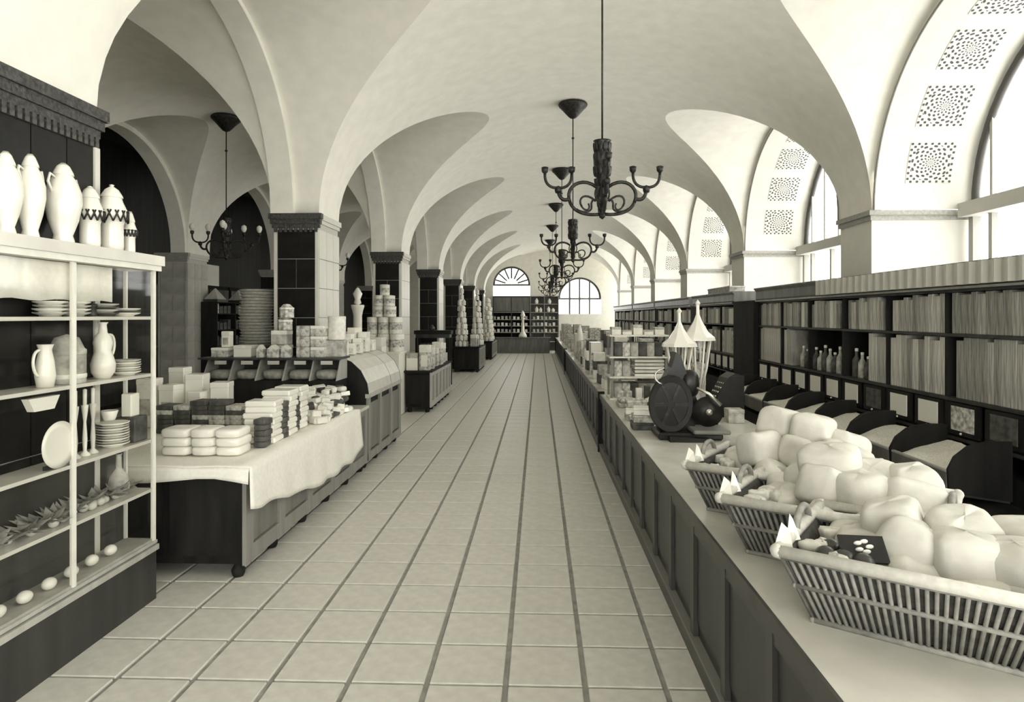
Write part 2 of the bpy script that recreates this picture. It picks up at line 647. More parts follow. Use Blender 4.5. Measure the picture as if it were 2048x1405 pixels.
NR = LR - .06                      # radius of the deep window arch
wright = empty('wall_right', 'white plastered wall with deep arched window recesses on the right', None)
struct(wright)
n = -2
while YN + n * BAY < Y1:
    yp = YN + n * BAY
    yc = yp + PL + LR
    pier = MB()
    pier.box(XR, XW + .25, yp, min(Y1, yp + PL), 0, SPR - .1)
    pier.build('pier', PLASTER_R, wright)
    cp = MB()
    for z0, z1, e in ((SPR - .12, SPR - .06, .02), (SPR - .06, SPR, .045)):
        cp.box(XR - e, XW + .2, yp - e, min(Y1, yp + PL + e), z0, z1)
    cp.build('impost_moulding', CAP_P, wright)
    if yc + LR < Y1 + 2.2:
        ye = min(Y1, yc + LR)
        # soffit of the recess and wall face around it
        so = MB()
        pts = [p for p in arc_pts(yc, NR) if p[0] <= Y1 + .01]
        for (ya, za), (yb, zb) in zip(pts, pts[1:]):
            so.add([(XR, ya, za), (XW + .1, ya, za), (XW + .1, yb, zb), (XR, yb, zb)], [(0, 1, 2, 3)], True)
            so.add([(XR, ya, za), (XR, yb, zb), (XR, yb, 5.8), (XR, ya, 5.8)], [(0, 1, 2, 3)])
            so.add([(XW + .1, ya, za), (XW + .1, yb, zb), (XW + .1, yb, 5.8), (XW + .1, ya, 5.8)], [(0, 1, 2, 3)])
        so.box(XR, XW + .1, yp + PL - .01, yc - NR, SPR, 5.8)
        so.build('arch_soffit', PLASTER_R, wright)
        fl_ = MB()
        fl_.tube([(XR - .004, y, z) for y, z in arc_pts(yc, NR - .004) if y <= Y1], .012, 6)
        fl_.build('arch_bead', mat('bead_line', .2, .8), wright)
        # stencilled squares on the soffit
        rs = NR - .006
        for k in range(9):
            a0 = math.radians(7 + k * 18.8)
            a1 = a0 + math.radians(13.6)
            if yc - rs * math.cos(a1) > Y1 - .1:
                continue
            x0, x1 = XR + .36, XR + .9
            me = bpy.data.meshes.new('stencil_panel')
            vs, fs, uv = [], [], []
            for q in range(6):
                a = a0 + (a1 - a0) * q / 5
                for x in (x0, x1):
                    for rr in (rs, rs + .008):
                        vs.append((x, yc - rr * math.cos(a), SPR + rr * math.sin(a)))
                        uv.append(((x - x0) / (x1 - x0), q / 5))
            for q in range(5):
                b = q * 4
                fs += [(b, b + 2, b + 6, b + 4), (b + 1, b + 5, b + 7, b + 3), (b, b + 4, b + 5, b + 1), (b + 2, b + 3, b + 7, b + 6)]
            fs += [(0, 1, 3, 2), (20, 22, 23, 21)]
            me.from_pydata(vs, [], fs)
            ul = me.uv_layers.new(name='uv')
            for lp in me.loops:
                ul.data[lp.index].uv = uv[lp.vertex_index]
            obj('stencil_panel', me, STENCIL, wright)
    # window in the recess
    if yc + LR < Y1 + 2.2:
        w = empty('window_%d' % (n + 3), 'tall arched window in the %s recess of the right wall' % NTH[n + 2], None, (XW, yc, 0))
        struct(w)
        ylim = min(NR, Y1 - yc)
        sill = MB()
        sill.box(0, .25, -NR, ylim, 0, .9)
        sill.build('sill_wall', PLASTER_R, w)
        tr = MB()
        tr.box(-.1, .2, -NR, ylim, SPR - .1, SPR + .07)
        tr.build('transom_ledge', mat('ledge_plaster', .5, .7), w)
        fr = MB()
        pts = [(-(NR - .05) * math.cos(PI * k / 32), (NR - .05) * math.sin(PI * k / 32)) for k in range(33)]
        pts = [p for p in pts if p[0] <= ylim]
        fr.tube([(.08, y, SPR + z) for y, z in pts], .045, 6)
        fr.build('arch_frame', WDARK, w)
        for k in range(-3, 4):
            y = k * .56
            if abs(y) > NR - .2 or y > ylim - .1:
                continue
            zt = math.sqrt((NR - .06) ** 2 - y * y)
            MB().box(.06, .11, y - .022, y + .022, SPR + .06, SPR + zt).build('mullion', WPALE, w)
        for k in (-2, -1, 0, 1, 2):
            y = k * .84
            if y > ylim - .1:
                continue
            MB().box(.05, .12, y - .03, y + .03, .9, SPR - .1).build('mullion', WPALE, w)
        for s in (-1, 1):
            if s * (NR - .04) < ylim:
                MB().box(.03, .13, s * (NR - .04) - .04, s * (NR - .04) + .04, .9, SPR - .1).build('jamb', WPALE, w)
        # panes: one between each pair of mullions, above and below the ledge
        ra = NR - .05
        cuts = [-ra] + [k * .56 for k in range(-3, 4) if k * .56 < ylim - .1] + [min(ra, ylim)]
        for ya, yb in zip(cuts, cuts[1:]):
            top = [(.085, ya + (yb - ya) * q / 6) for q in range(7)]
            zs = [SPR + math.sqrt(max(0, ra * ra - y * y)) for _, y in top]
            z0 = SPR + .07
            if max(zs) <= z0 + .02:
                continue
            MB().poly([(.085, ya, z0), (.085, yb, z0)] + [(.085, y, max(z0, z)) for (_, y), z in list(zip(top, zs))[::-1]]).build('pane', GLASS_W, w)
        cuts = [-NR] + [k * .84 for k in (-2, -1, 0, 1, 2) if k * .84 < ylim - .1] + [ylim]
        for ya, yb in zip(cuts, cuts[1:]):
            MB().add([(.09, ya, .9), (.09, yb, .9), (.09, yb, SPR - .1), (.09, ya, SPR - .1)], [(0, 1, 2, 3)]).build('pane', GLASS_W, w)
    n += 1

# ---------------------------------------------------------------- end wall with two arched windows
ew = MB()


def end_wall():
    o = MB()
    wins = ((-1.5, 1.03, 3.0, 3.62), (2.28, 1.18, 2.0, 2.85))      # centre, half width, sill, springing
    xs = set([-9.4, XW + .3])
    for c, h, s, sp in wins:
        for k in range(25):
            xs.add(round(c - h * math.cos(PI * k / 24), 4))
    xs = sorted(xs)

    def hole(x):
        for c, h, s, sp in wins:
            if abs(x - c) <= h + 1e-6:
                return s, sp + math.sqrt(max(0, h * h - (x - c) ** 2))
        return None
    for a, b in zip(xs, xs[1:]):
        m = hole((a + b) / 2)
        if m:
            sa, ta = hole(a)
            sb, tb = hole(b)
            o.add([(a, Y1, 0), (b, Y1, 0), (b, Y1, sb), (a, Y1, sa)], [(0, 1, 2, 3)])
            o.add([(a, Y1, ta), (b, Y1, tb), (b, Y1, 6), (a, Y1, 6)], [(0, 1, 2, 3)])
            o.add([(a, Y1, ta), (b, Y1, tb), (b, Y1 + .35, tb), (a, Y1 + .35, ta)], [(3, 2, 1, 0)], True)
            o.add([(a, Y1, sa), (b, Y1, sb), (b, Y1 + .35, sb), (a, Y1 + .35, sa)], [(0, 1, 2, 3)])
        else:
            o.add([(a, Y1, 0), (b, Y1, 0), (b, Y1, 6), (a, Y1, 6)], [(0, 1, 2, 3)])
    for c, h, s, sp in wins:
        for q in (-1, 1):
            x = c + q * h
            o.add([(x, Y1, s), (x, Y1 + .35, s), (x, Y1 + .35, sp), (x, Y1, sp)], [(0, 1, 2, 3)])
    struct(o.build('wall_end', PLASTER), 'pale end wall of the hall with two arched windows')
    for i, (c, h, s, sp) in enumerate(wins):
        w = empty('window_%d' % (20 + i), ['arched fan window in the end wall above the dark shelves', 'wide bright arched window in the end wall'][i], None, (c, Y1 + .2, 0))
        struct(w)
        pts = [(-(h - .03) * math.cos(PI * k / 24), (h - .03) * math.sin(PI * k / 24)) for k in range(25)]
        MB().tube([(x, -.05, sp + z) for x, z in pts], .085, 6).build('arch_frame', WDARK, w)
        for k in range(-3, 4):
            if i == 0:
                a = PI / 2 + k * .42
                e = (math.cos(a), math.sin(a))
                MB().tube([(e[0] * .35, 0, sp + e[1] * .35), (e[0] * (h - .03), 0, sp + e[1] * (h - .03))], .05, 6).build('mullion', WDARK, w)
            elif abs(k) < 2:
                x = k * .55
                MB().box(x - .05, x + .05, -.03, .03, s, sp + math.sqrt(h * h - x * x) - .02).build('mullion', MWOOD, w)
        MB().box(-h, h, -.04, .04, sp - .05, sp + .05).build('transom', MWOOD, w)
        MB().add([(-h, .02, s), (h, .02, s), (h, .02, sp), (-h, .02, sp)], [(0, 1, 2, 3)]).build('pane', GLASS_W, w)
        if i == 0:
            angs = [0] + [PI / 2 + k * .42 for k in range(-3, 4)] + [PI]
            for a0, a1 in zip(angs, angs[1:]):
                aa = [a0 + (a1 - a0) * q / 5 for q in range(6)]
                MB().poly([(.0, .02, sp)] + [(h * math.cos(t), .02, sp + h * math.sin(t)) for t in aa]).build('pane', GLASS_W, w)
        else:
            cuts = [-h, -.55, 0, .55, h]
            for xa, xb in zip(cuts, cuts[1:]):
                xx = [xa + (xb - xa) * q / 6 for q in range(7)]
                MB().poly([(xa, .02, sp), (xb, .02, sp)] + [(x, .02, sp + math.sqrt(max(0, h * h - x * x))) for x in xx[::-1]]).build('pane', GLASS_W, w)


end_wall()
# ================================================================== CHANDELIERS
def bez(p0, p1, p2, p3, n=10):
    out = []
    for i in range(n + 1):
        t = i / n
        a, b, c, d = (1 - t) ** 3, 3 * t * (1 - t) ** 2, 3 * t * t * (1 - t), t ** 3
        out.append(tuple(a * p0[k] + b * p1[k] + c * p2[k] + d * p3[k] for k in range(len(p0))))
    return out


def chandelier(label, loc, crown, bulbs=False, rz=0, group=None):
    """origin at the ceiling; crown - loc z is the height of the finial below"""
    H = crown                                   # finial depth below ceiling
    b = -H
    r = empty('chandelier', label, 'chandelier', loc, rz, group)
    MB().lathe([(.0, 0), (.235, -.01), (.25, -.035), (.24, -.06), (.17, -.13), (.1, -.21), (.06, -.25), (.02, -.27)], 20).build('canopy', BRONZE, r)
    MB().tube([(0, 0, -.15), (0, 0, b + .72)], .009, 8).build('rod', BRONZE, r)
    MB().lathe([(.012, -.62), (.028, -.6), (.012, -.58)], 10).build('rod_knop', BRONZE, r)
    body = MB()
    prof = [(.0, .3), (.03, .31), (.05, .34), (.045, .37), (.07, .42), (.08, .5), (.085, .58), (.07, .63), (.082, .68), (.075, .72), (.085, .735), (.02, .745), (0, .75)]
    body.lathe([(q, b + z) for q, z in prof], 18)
    body.build('body', BRONZE, r)
    lf = MB()
    for k in range(10):                          # beaten leaves wrapped round the body
        a = 2 * PI * k / 10
        for z0 in (.40, .52, .62):
            M = Matrix.Rotation(a + z0 * 3, 4, 'Z') @ Matrix.Translation((.07, 0, b + z0)) @ Matrix.Rotation(.12, 4, 'Y')
            lf.pillow(.02, .05, .1, .9, 8, 5, 0, 0, M)
    lf.build('leaf_wrap', BRONZE, r)
    for k in range(4):
        an = k * PI / 2
        M = Matrix.Rotation(an, 4, 'Z')
        arm = MB()

        def T(pts):
            return [(x, 0, b + z) for x, z in pts]
        arm.tube(T(bez((.05, .30), (.2, .42), (.36, .3), (.3, .16))), .017, 7, M=M)      # big C scroll
        arm.tube(T(bez((.3, .16), (.25, .04), (.1, .04), (.02, .05))), .016, 7, M=M)
        arm.tube(T(bez((.3, .2), (.36, .16), (.4, .2), (.41, .27))), .018, 7, M=M)       # stem out to the cups
        arm.lathe([(0, b + .24), (.028, b + .25), (.035, b + .28), (.02, b + .31), (0, b + .32)], 10, M @ Matrix.Translation((.41, 0, 0)))
        arm.tube(T(bez((.06, .17), (.16, .27), (.24, .2), (.19, .12), 8)), .011, 6, M=M)  # inner scrolls
        arm.tube(T(bez((.19, .12), (.15, .06), (.1, .1), (.13, .15), 8)), .009, 6, M=M)
        arm.tube(T(bez((.03, .1), (.0, .2), (.12, .22), (.1, .12), 8)), .011, 6, M=M)
        arm.tube(T(bez((.1, .12), (.09, .06), (.2, .06), (.24, .1), 8)), .010, 6, M=M)
        arm.tube(T(bez((.05, .3), (.1, .2), (.02, .16), (.0, .14), 8)), .010, 6, M=M)
        a_ = arm.build('arm', BRONZE, r)
        U = MB()
        for s in (-1, 1):
            p = bez((.41, .30), (.41 + s * .07, .29), (.41 + s * .13, .33), (.41 + s * .125, .43))
            U.tube(T(p), .014, 7, M=M)
            U.lathe([(.012, 0), (.03, .02), (.034, .06), (.02, .065)], 10, M @ Matrix.Translation((.41 + s * .125, 0, b + .43)))
        U.build('candle_fork', BRONZE, a_)
        if bulbs:
            for s in (-1, 1):
                MB().lathe([(0, 0), (.03, .02), (.048, .07), (.04, .115), (0, .14)], 10, M @ Matrix.Translation((.41 + s * .125, 0, b + .49))).build('bulb', BULB, a_)
    MB().lathe([(0, 0), (.02, .015), (.035, .04), (.02, .07), (.045, .1), (.02, .12), (0, .12)], 12, Matrix.Translation((0, 0, b))).build('finial', BRONZE, r)
    MB().lathe([(.008, b + .05), (.012, b + .18), (.008, b + .31)], 8).build('inner_stem', BRONZE, r)
    return r


CHX = .595
ch = chandelier('large dark scrolled chandelier hanging nearest the camera over the aisle', (CHX, YN + PL + LR - BAY, SPR + RISE), SPR + RISE - 2.8, group='bronze chandeliers down the main aisle')
for k in range(1, 6):
    copy_tree(ch, (CHX - .01 * k, YN + PL + LR - BAY + BAY * k, SPR + RISE), .0, ['', 'second nearest dark chandelier over the main aisle', 'third chandelier down the main aisle, half hidden by the second', 'fourth chandelier down the main aisle', 'fifth chandelier down the main aisle', 'farthest chandelier of the main aisle'][k])
ca = chandelier('dark chandelier with white bulbs in the left aisle', ((XAI + XAO) / 2 - .09, YN + PL + LR, SPR + 2.16), 2.5, True, .35)
copy_tree(ca, ((XAI + XAO) / 2, YN + PL + LR + BAY, SPR + 2.16), .2, 'small chandelier farther down the left aisle behind the first dark pier')

# ================================================================== GLASS DISPLAY CASE, left foreground
CX0, CX1 = -2.782, -2.57
CY0, CY1 = 2.35, 4.3
r = empty('display_case', 'shallow glass display case with pale frame at the left edge', 'display case', ((CX0 + CX1) / 2, (CY0 + CY1) / 2, 0))
OX, OY = (CX0 + CX1) / 2, (CY0 + CY1) / 2
HX, HY = (CX1 - CX0) / 2, (CY1 - CY0) / 2
PALEPAINT = mat('pale_painted_frame', .74, .45, .05, 10)


def cb(name, x0, x1, y0, y1, z0, z1, m, parent=None):
    return MB().box(x0 - OX, x1 - OX, y0 - OY, y1 - OY, z0, z1).build(name, m, parent or r)


cb('plinth', CX0, CX1, CY0, CY1, 0, .33, DWOOD)
cb('plinth_moulding', CX0, CX1 + .015, CY0, CY1 + .01, .33, .365, LWOOD)
cb('plinth_moulding', CX0, CX1 + .006, CY0, CY1 + .004, .375, .395, LWOOD)
for z, m in ((.395, LWOOD), (.745, MARBLE), (1.075, MARBLE), (1.515, MARBLE), (1.895, MARBLE)):
    cb('shelf', CX0, CX1 - .012, CY0, CY1 - .01, z - (.02 if z > .5 else .0), z + (.0 if z > .5 else .012), m)
for y in (CY0 + .01, 2.95, 3.53, CY1 - .015):
    cb('post', CX1 - .022, CX1, y - .012, y + .012, .39, 2.2, PALEPAINT)
for y in (CY0 + .01, CY1 - .015):
    cb('post', CX0, CX0 + .02, y - .01, y + .01, .39, 2.2, PALEPAINT)
cb('top_slab', CX0, CX1 + .025, CY0, CY1 + .02, 2.2, 2.235, PALEPAINT)
cb('top_slab_edge', CX0, CX1 + .04, CY0, CY1 + .035, 2.235, 2.3, MARBLE)
for y0, y1 in ((CY0 + .02, 2.938), (2.962, 3.518), (3.542, CY1 - .027)):
    MB().add([(CX1 - .01 - OX, y0 - OY, .4), (CX1 - .01 - OX, y1 - OY, .4), (CX1 - .01 - OX, y1 - OY, 2.2), (CX1 - .01 - OX, y0 - OY, 2.2)], [(0, 1, 2, 3)]).build('pane', GLASS, r)
MB().add([(CX0 + .02 - OX, CY1 - .015 - OY, .4), (CX1 - .022 - OX, CY1 - .015 - OY, .4), (CX1 - .022 - OX, CY1 - .015 - OY, 2.2), (CX0 + .02 - OX, CY1 - .015 - OY, 2.2)], [(0, 1, 2, 3)]).build('pane', GLASS, r)
# dark back board in the lower compartments
cb('back_board', CX0 - .002, CX0 + .006, CY0, CY1 - .03, .4, 1.07, DWOOD)
# white paper hung behind the glass below the slab
vl = MB()
N = 26
vs, fs = [], []
for i in range(N + 1):
    y = 2.4 + (3.92 - 2.4) * i / N
    x = CX1 - .05 + .007 * math.sin(i * 1.7)
    for z in (1.985 + .006 * math.sin(i * 1.1), 2.195):
        vs += [(x, y, z), (x - .006, y, z)]
for i in range(N):
    a = i * 4
    fs += [(a, a + 4, a + 6, a + 2), (a + 1, a + 3, a + 7, a + 5), (a, a + 1, a + 5, a + 4), (a + 2, a + 6, a + 7, a + 3)]
vl.add(vs, fs, True)
tag(vl.build('paper_sheet', CLOTH), 'white paper sheet hung under the top slab of the display case', 'paper')

XI = CX0 + .098                     # row line of the goods in the case


def urn(y, h, w, label, kind):
    o = empty('urn', label, 'urn', (XI - .005, y, 2.3), 0, 'pale urns on top of the display case')
    a = w / 2
    if kind == 0:
        p = [(0, 0), (.55 * a, 0), (.6 * a, .05), (.5 * a, .12), (.8 * a, .3), (a, .5), (.98 * a, .64), (.75 * a, .78), (.55 * a, .84), (.5 * a, .86)]
    else:
        p = [(0, 0), (.7 * a, 0), (.75 * a, .1), (.72 * a, .4), (.95 * a, .52), (a, .6), (.7 * a, .74), (.62 * a, .8)]
    MB().lathe([(q, z * h) for q, z in p], 20).build('body', CHINA, o)
    t0 = p[-1]
    lid = MB().lathe([(t0[0] * 1.15, t0[1] * h), (t0[0] * 1.1, t0[1] * h + .012), (t0[0] * .7, t0[1] * h + .05), (.012, t0[1] * h + .07), (.009, h * .97), (.016, h * .985), (0, h)], 16).build('lid', CHINA, o)
    if kind:
        lt = MB()
        for k in range(14):                     # lattice collar
            a0 = 2 * PI * k / 14
            for s in (-1, 1):
                lt.tube([(a * 1.02 * math.cos(a0 + s * q * .11), a * 1.02 * math.sin(a0 + s * q * .11), h * (.44 + .055 * q)) for q in range(4)], .005, 5)
        lt.build('lattice_collar', BRONZE, o)
    else:
        hd = MB()
        for s in (-1, 1):
            hd.tube([(0, s * a * .9, .62 * h), (0, s * a * 1.25, .74 * h), (0, s * a * 1.1, .84 * h), (0, s * a * .55, .8 * h)], .008, 6)
        hd.build('handle', CHINA, o)
    return o


urn(3.2, .42, .15, 'pale urn at the left end of the display case top', 0)
urn(3.36, .45, .14, 'pale handled urn beside the left end urn on the display case', 0)
urn(3.6, .46, .185, 'tall white urn in the middle of the display case top', 0)
urn(3.82, .38, .15, 'white jar with lattice collar beside the tall white urn', 1)
urn(4.02, .43, .18, 'white jar with lattice collar and tall knob near the case corner', 1)
urn(4.2, .27, .09, 'small pale jar at the right corner of the display case top', 1)

PLATE = {}


def plate_mesh(d, h=.022):
    k = (d, h)
    if k not in PLATE:
        a = d / 2
        PLATE[k] = MB().lathe([(0, 0), (.6 * a, 0), (.62 * a, h * .3), (.97 * a, h * .75), (a, h), (.94 * a, h), (.58 * a, h * .45), (0, h * .4)], 22).mesh('plate')
    return PLATE[k]


def plates(x, y, z, n, d, where, m=CHINA, pitch=.014, h=.022, alt=None):
    for i in range(n):
        o = obj('plate', plate_mesh(d, h), None, None, (x + rnd.uniform(-.003, .003), y + rnd.uniform(-.003, .003), z + i * pitch))
        if not o.data.materials:
            o.data.materials.append(m)
        o.material_slots[0].link = 'OBJECT'
        o.material_slots[0].material = alt if (alt and i % 2) else m
        tag(o, '%s plate in the stack %s' % (level(i, n), where), 'plate', 'plates ' + where)


plates(XI, 3.68, 1.896, 4, .17, 'on the top shelf of the display case, left', PAPER_G, .02, .024, CHINA)
plates(XI, 3.5, 1.896, 4, .17, 'on the top shelf beside the middle post', PAPER_G, .02, .024, CHINA)
plates(XI, 3.93, 1.896, 4, .17, 'on the top shelf of the display case, middle', PAPER_D, .018, .024, PAPER_G)
plates(XI, 4.14, 1.896, 3, .19, 'on the top shelf near the corner', CHINA, .014, .024, PAPER_D)
for i, (y, zz) in enumerate(((3.5, 1.98), (3.68, 1.98), (3.83, 1.896))):
    tag(MB().lathe([(0, 0), (.028, 0), (.03, .01), (.022, .05), (.03, .06), (.028, .075), (0, .075)], 12).build('pot', DWOOD, None, (XI, y, zz)), ['small dark pot on the left plate stack, top shelf', 'small dark pot on the second plate stack, top shelf', 'small dark pot standing between plate stacks, top shelf'][i], 'pot', 'small dark pots on the top shelf')

# second shelf: drum, white figure jug, fan, plates
dr = empty('drum_tin', 'large grey round drum standing on the second shelf', 'drum', (XI, 3.62, 1.516), 0)
MB().lathe([(0, 0), (.093, 0), (.095, .005), (.095, .17), (0, .17)], 28).build('body', PAPER_G, dr)
MB().lathe([(.097, .165), (.097, .19), (.085, .2), (.06, .26), (.0, .28)], 28, None, True, False).build('lid', PAPER_G, dr)
MB().lathe([(.096, .03), (.0985, .035), (.0985, .05), (.096, .055)], 28, None, True, False).build('band', CHINA, dr)
fg = empty('jug', 'white pear-shaped jug with looped handle on the second shelf', 'jug', (XI + .02, 3.9, 1.516), 0)
MB().lathe([(0, 0), (.04, 0), (.065, .04), (.07, .09), (.055, .14), (.045, .17), (.055, .22), (.045, .26), (.025, .28), (.02, .33), (.03, .345), (0, .34)], 20).build('body', CHINA, fg)
MB().tube(bez((0, .04, .26), (0, .12, .3), (0, .13, .15), (0, .06, .12)), .009, 7).build('handle', CHINA, fg)
gl = empty('pitcher', 'slanting pale pitcher at the left end of the second shelf', 'pitcher', (XI + .03, 3.42, 1.516), 0)
MB().lathe([(0, 0), (.04, 0), (.05, .06), (.042, .14), (.03, .2), (.04, .23)], 16).build('body', CHINA, gl)
MB().tube(bez((0, -.035, .2), (0, -.1, .21), (0, -.1, .08), (0, -.045, .06)), .008, 6).build('handle', CHINA, gl)
plates(XI, 4.15, 1.516, 6, .18, 'on the second shelf by the corner post', CHINA, .015, .024, PAPER_G)

# third shelf: platter on edge, candlesticks, stack of plates, cup and small box
pl = empty('platter', 'large round white platter standing upright on the third shelf', 'platter', (CX1 - .03, 3.43, 1.076), 0)
MB().lathe([(0, 0), (.09, 0), (.093, .006), (.125, .014), (.127, .018), (.09, .013), (0, .01)], 36, Matrix.Translation((0, 0, .128)) @ Matrix.Rotation(PI / 2, 4, 'Y')).build('dish', CHINA, pl)
MB().box(-.03, -.005, -.06, .06, 0, .02).build('stand', DWOOD, pl)
wp = tag(MB().prism([(-.07, 0), (.07, 0), (.11, .07), (-.11, .07)], -.02, .02, 'x').build('white_bowl', CHINA, None, (CX1 - .06, 3.36, 1.40)), 'white bowl hanging under the second shelf above the platter', 'bowl')
for i, y in enumerate((3.66, 3.74, 3.81)):
    c = empty('candlestick', ['left', 'middle', 'right'][i] + ' of three pale candlesticks beside the white platter', 'candlestick', (XI + .02, y, 1.076), 0, 'candlesticks on the third shelf')
    MB().lathe([(0, 0), (.03, 0), (.03, .01), (.01, .03), (.014, .1), (.008, .2), (.018, .28), (.02, .3), (0, .3)], 14).build('stem', MARBLE if i != 1 else CHINA, c)
    MB().lathe([(0, .295), (.011, .295), (.011, .39), (0, .395)], 10).build('candle', CHINA, c)
plates(XI, 4.02, 1.076, 9, .19, 'on the third shelf', CHINA, .016, .026, PAPER_G)
tag(MB().lathe([(0, 0), (.03, 0), (.035, .01), (.05, .06), (.048, .062), (.03, .012), (0, .01)], 16).build('cup', CHINA, None, (XI, 3.99, 1.246)), 'white cup on top of the plate stack, third shelf', 'cup')
tag(MB().cbox(0, 0, 0, .07, .09, .15).build('carton', CHINA, None, (XI, 4.2, 1.24)), 'white upright carton on the dark box by the corner post', 'carton')
tag(MB().cbox(0, 0, 0, .15, .14, .162).build('box', PAPER_D, None, (XI, 4.2, 1.077)), 'dark mottled box on the third shelf by the corner post', 'box')

# fourth shelf: fruit, leaves and a dark flask
R4 = random.Random(3)
me_f = MB().pillow(.055, .055, .05, 1, 12, 8).mesh('fruit')
me_l = MB().add([(0, 0, 0), (.026, .04, .014), (0, .1, .04), (-.026, .04, .014), (0, .04, .004)], [(0, 1, 4), (1, 2, 4), (2, 3, 4), (3, 0, 4), (0, 3, 2, 1)]).mesh('leaf')
k = 0
for i in range(26):
    y = 3.0 + i * .046
    f_ = obj('fruit', me_f, FRUIT_L, None, (XI + R4.uniform(-.045, .045), y, .746))
    tag(f_, 'pale round fruit among the leaves on the fourth shelf', 'fruit', 'fruit lying on the fourth shelf')
for i in range(26):
    y = 2.98 + i * .046
    s_ = empty('leaf_sprig', 'curly sprig of pale leaves among fruit on the fourth shelf', 'leaves', (XI + .02 + R4.uniform(-.04, .04), y, .79), R4.uniform(0, 6), 'leaf sprigs on the fourth shelf')
    for q in range(6):
        obj('leaf', me_l, [LEAF, FRUIT_L, CHINA][q % 3], s_, (0, 0, .0), (R4.uniform(-.45, .35), R4.uniform(-.4, .4), q * 1.05))
fk = empty('flask', 'dark pear-shaped flask on the fourth shelf near the corner', 'flask', (XI, 4.08, .746))
MB().lathe([(0, 0), (.05, 0), (.065, .06), (.05, .13), (.018, .18), (.016, .26), (.022, .27), (0, .27)], 18).build('body', PAPER_G, fk)
MB().lathe([(0, .27), (.016, .27), (.013, .3), (0, .3)], 10).build('stopper', DWOOD, fk)
for i in range(7):
    y = 2.95 + i * .17
    tag(MB().pillow(.07, .085, .065, 1, 14, 9).build('fruit', CHINA, None, (XI + .02, y, .408)), 'white round fruit on the bottom shelf, %s from the camera' % NTH[i], 'fruit', 'white fruit on the bottom shelf')

# ================================================================== LEFT ISLAND COUNTER
IX0, IX1, IY0, IY1 = -3.9, -2.1, 4.62, 7.95
IH = .8
PANEL = mat('counter_panel', .17, .45, .2, 8, stretch=(1, 1, .15))
STILE = mat('counter_stile', .24, .45, .15, 8, stretch=(1, 1, .15))


def counter(name, label, x0, x1, y0, y1, h, fronts, endm, foot=True, top=MARBLE, pitch=.66, faces=('x1', 'y0'), panel=PANEL, stile=STILE, z0=.1):
    """panelled shop counter; fronts along the faces named"""
    r = empty(name, label, 'counter', ((x0 + x1) / 2, (y0 + y1) / 2, 0))
    cx, cy = (x0 + x1) / 2, (y0 + y1) / 2
    hx, hy = (x1 - x0) / 2, (y1 - y0) / 2
    MB().box(-hx + .03, hx - .03, -hy + .03, hy - .03, z0, h - .03).build('carcass', endm, r)
    MB().box(-hx - .01, hx + .015, -hy - .015, hy + .01, h - .035, h).build('countertop', top, r)

    def face(sx):
        L = 2 * hy
        n = max(1, round(L / pitch))
        p = L / n
        s = 1 if sx == 'x1' else -1
        X = hx - .03 if s > 0 else -hx + .0
        mp = MB().box(0, .012, .075, p - .075, z0 + .13, h - .12).mesh()
        ms = MB().box(0, .03, -.06, .06, z0, h - .035).mesh()
        mr = MB().box(0, .026, .06, p - .06, z0, z0 + .12).mesh()
        mr2 = MB().box(0, .026, .06, p - .06, h - .11, h - .035).mesh()
        me = MB().box(0, .022, p / 2 - .02, p / 2 + .02, z0 + .13, h - .12).mesh()
        for i in range(n):
            obj('panel', mp, panel, r, (X, -hy + i * p, 0))
            obj('rail', mr, stile, r, (X, -hy + i * p, 0))
            obj('rail', mr2, stile, r, (X, -hy + i * p, 0))
        for i in range(n + 1):
            y = -hy + i * p
            y = min(max(y, -hy + .06), hy - .06)
            obj('stile', ms, stile, r, (X, y, 0))
        if foot:
            mf = MB().lathe([(0, 0), (.035, 0), (.045, .02), (.05, .05), (.03, .085), (.04, .1)], 12).mesh()
            for i in range(n + 1):
                y = min(max(-hy + i * p, -hy + .07), hy - .07)
                obj('foot', mf, BLACKWOOD, r, (hx - .09, y, 0))
    for f_ in fronts:
        face(f_)
    if 'y0' in faces:
        n = max(1, round(2 * hx / .55))
        p = 2 * hx / n
        mp = MB().box(.03, p - .03, 0, .02, z0 + .06, h - .08).mesh()
        for i in range(n):
            obj('end_panel', mp, endm, r, (-hx + i * p, -hy + .012, 0))
    if foot:
        for y in (-hy + .07, hy - .07):
            MB().lathe([(0, 0), (.035, 0), (.045, .02), (.05, .05), (.03, .085), (.04, .1)], 12).build('foot', BLACKWOOD, r, (-hx + .09, y, 0))
    return r


counter('island_counter', 'panelled island counter under the white tablecloth at left', IX0, IX1, IY0, IY1, IH, ['x1'], BLACKWOOD)

# white tablecloth: top, short fall at the near end, deep fall on the aisle side
tc = MB()
NX, NY = 25, 54


def cloth_pt(u, v):
    """u: across from the far-left edge over the aisle edge and down; v along the counter"""
    y = IY0 - .03 + (7.48 - IY0 + .03) * v
    wtop = IX1 + .035 - IX0
    top = IH + .012
    drop = .27 + .22 * min(1, v * 1.9) + .012 * math.sin(v * 31)
    if v > .9:
        drop -= (v - .9) * .8
    if u <= .6:
        t = u / .6
        return [IX0 + wtop * t, y, top + .004 * math.sin(t * 23 + v * 17)]
    t = (u - .6) / .4
    return [IX1 + .035 + .03 * t + .010 * math.sin(v * 40) * t, y - .05 * t * (1 - v), top - .01 - drop * t]


vs = []
for j in range(NY + 1):
    for i in range(NX + 1):
        vs.append(cloth_pt(i / NX, j / NY))
fs = [(j * (NX + 1) + i, j * (NX + 1) + i + 1, (j + 1) * (NX + 1) + i + 1, (j + 1) * (NX + 1) + i) for j in range(NY) for i in range(NX)]
tc.add(vs, fs, True)
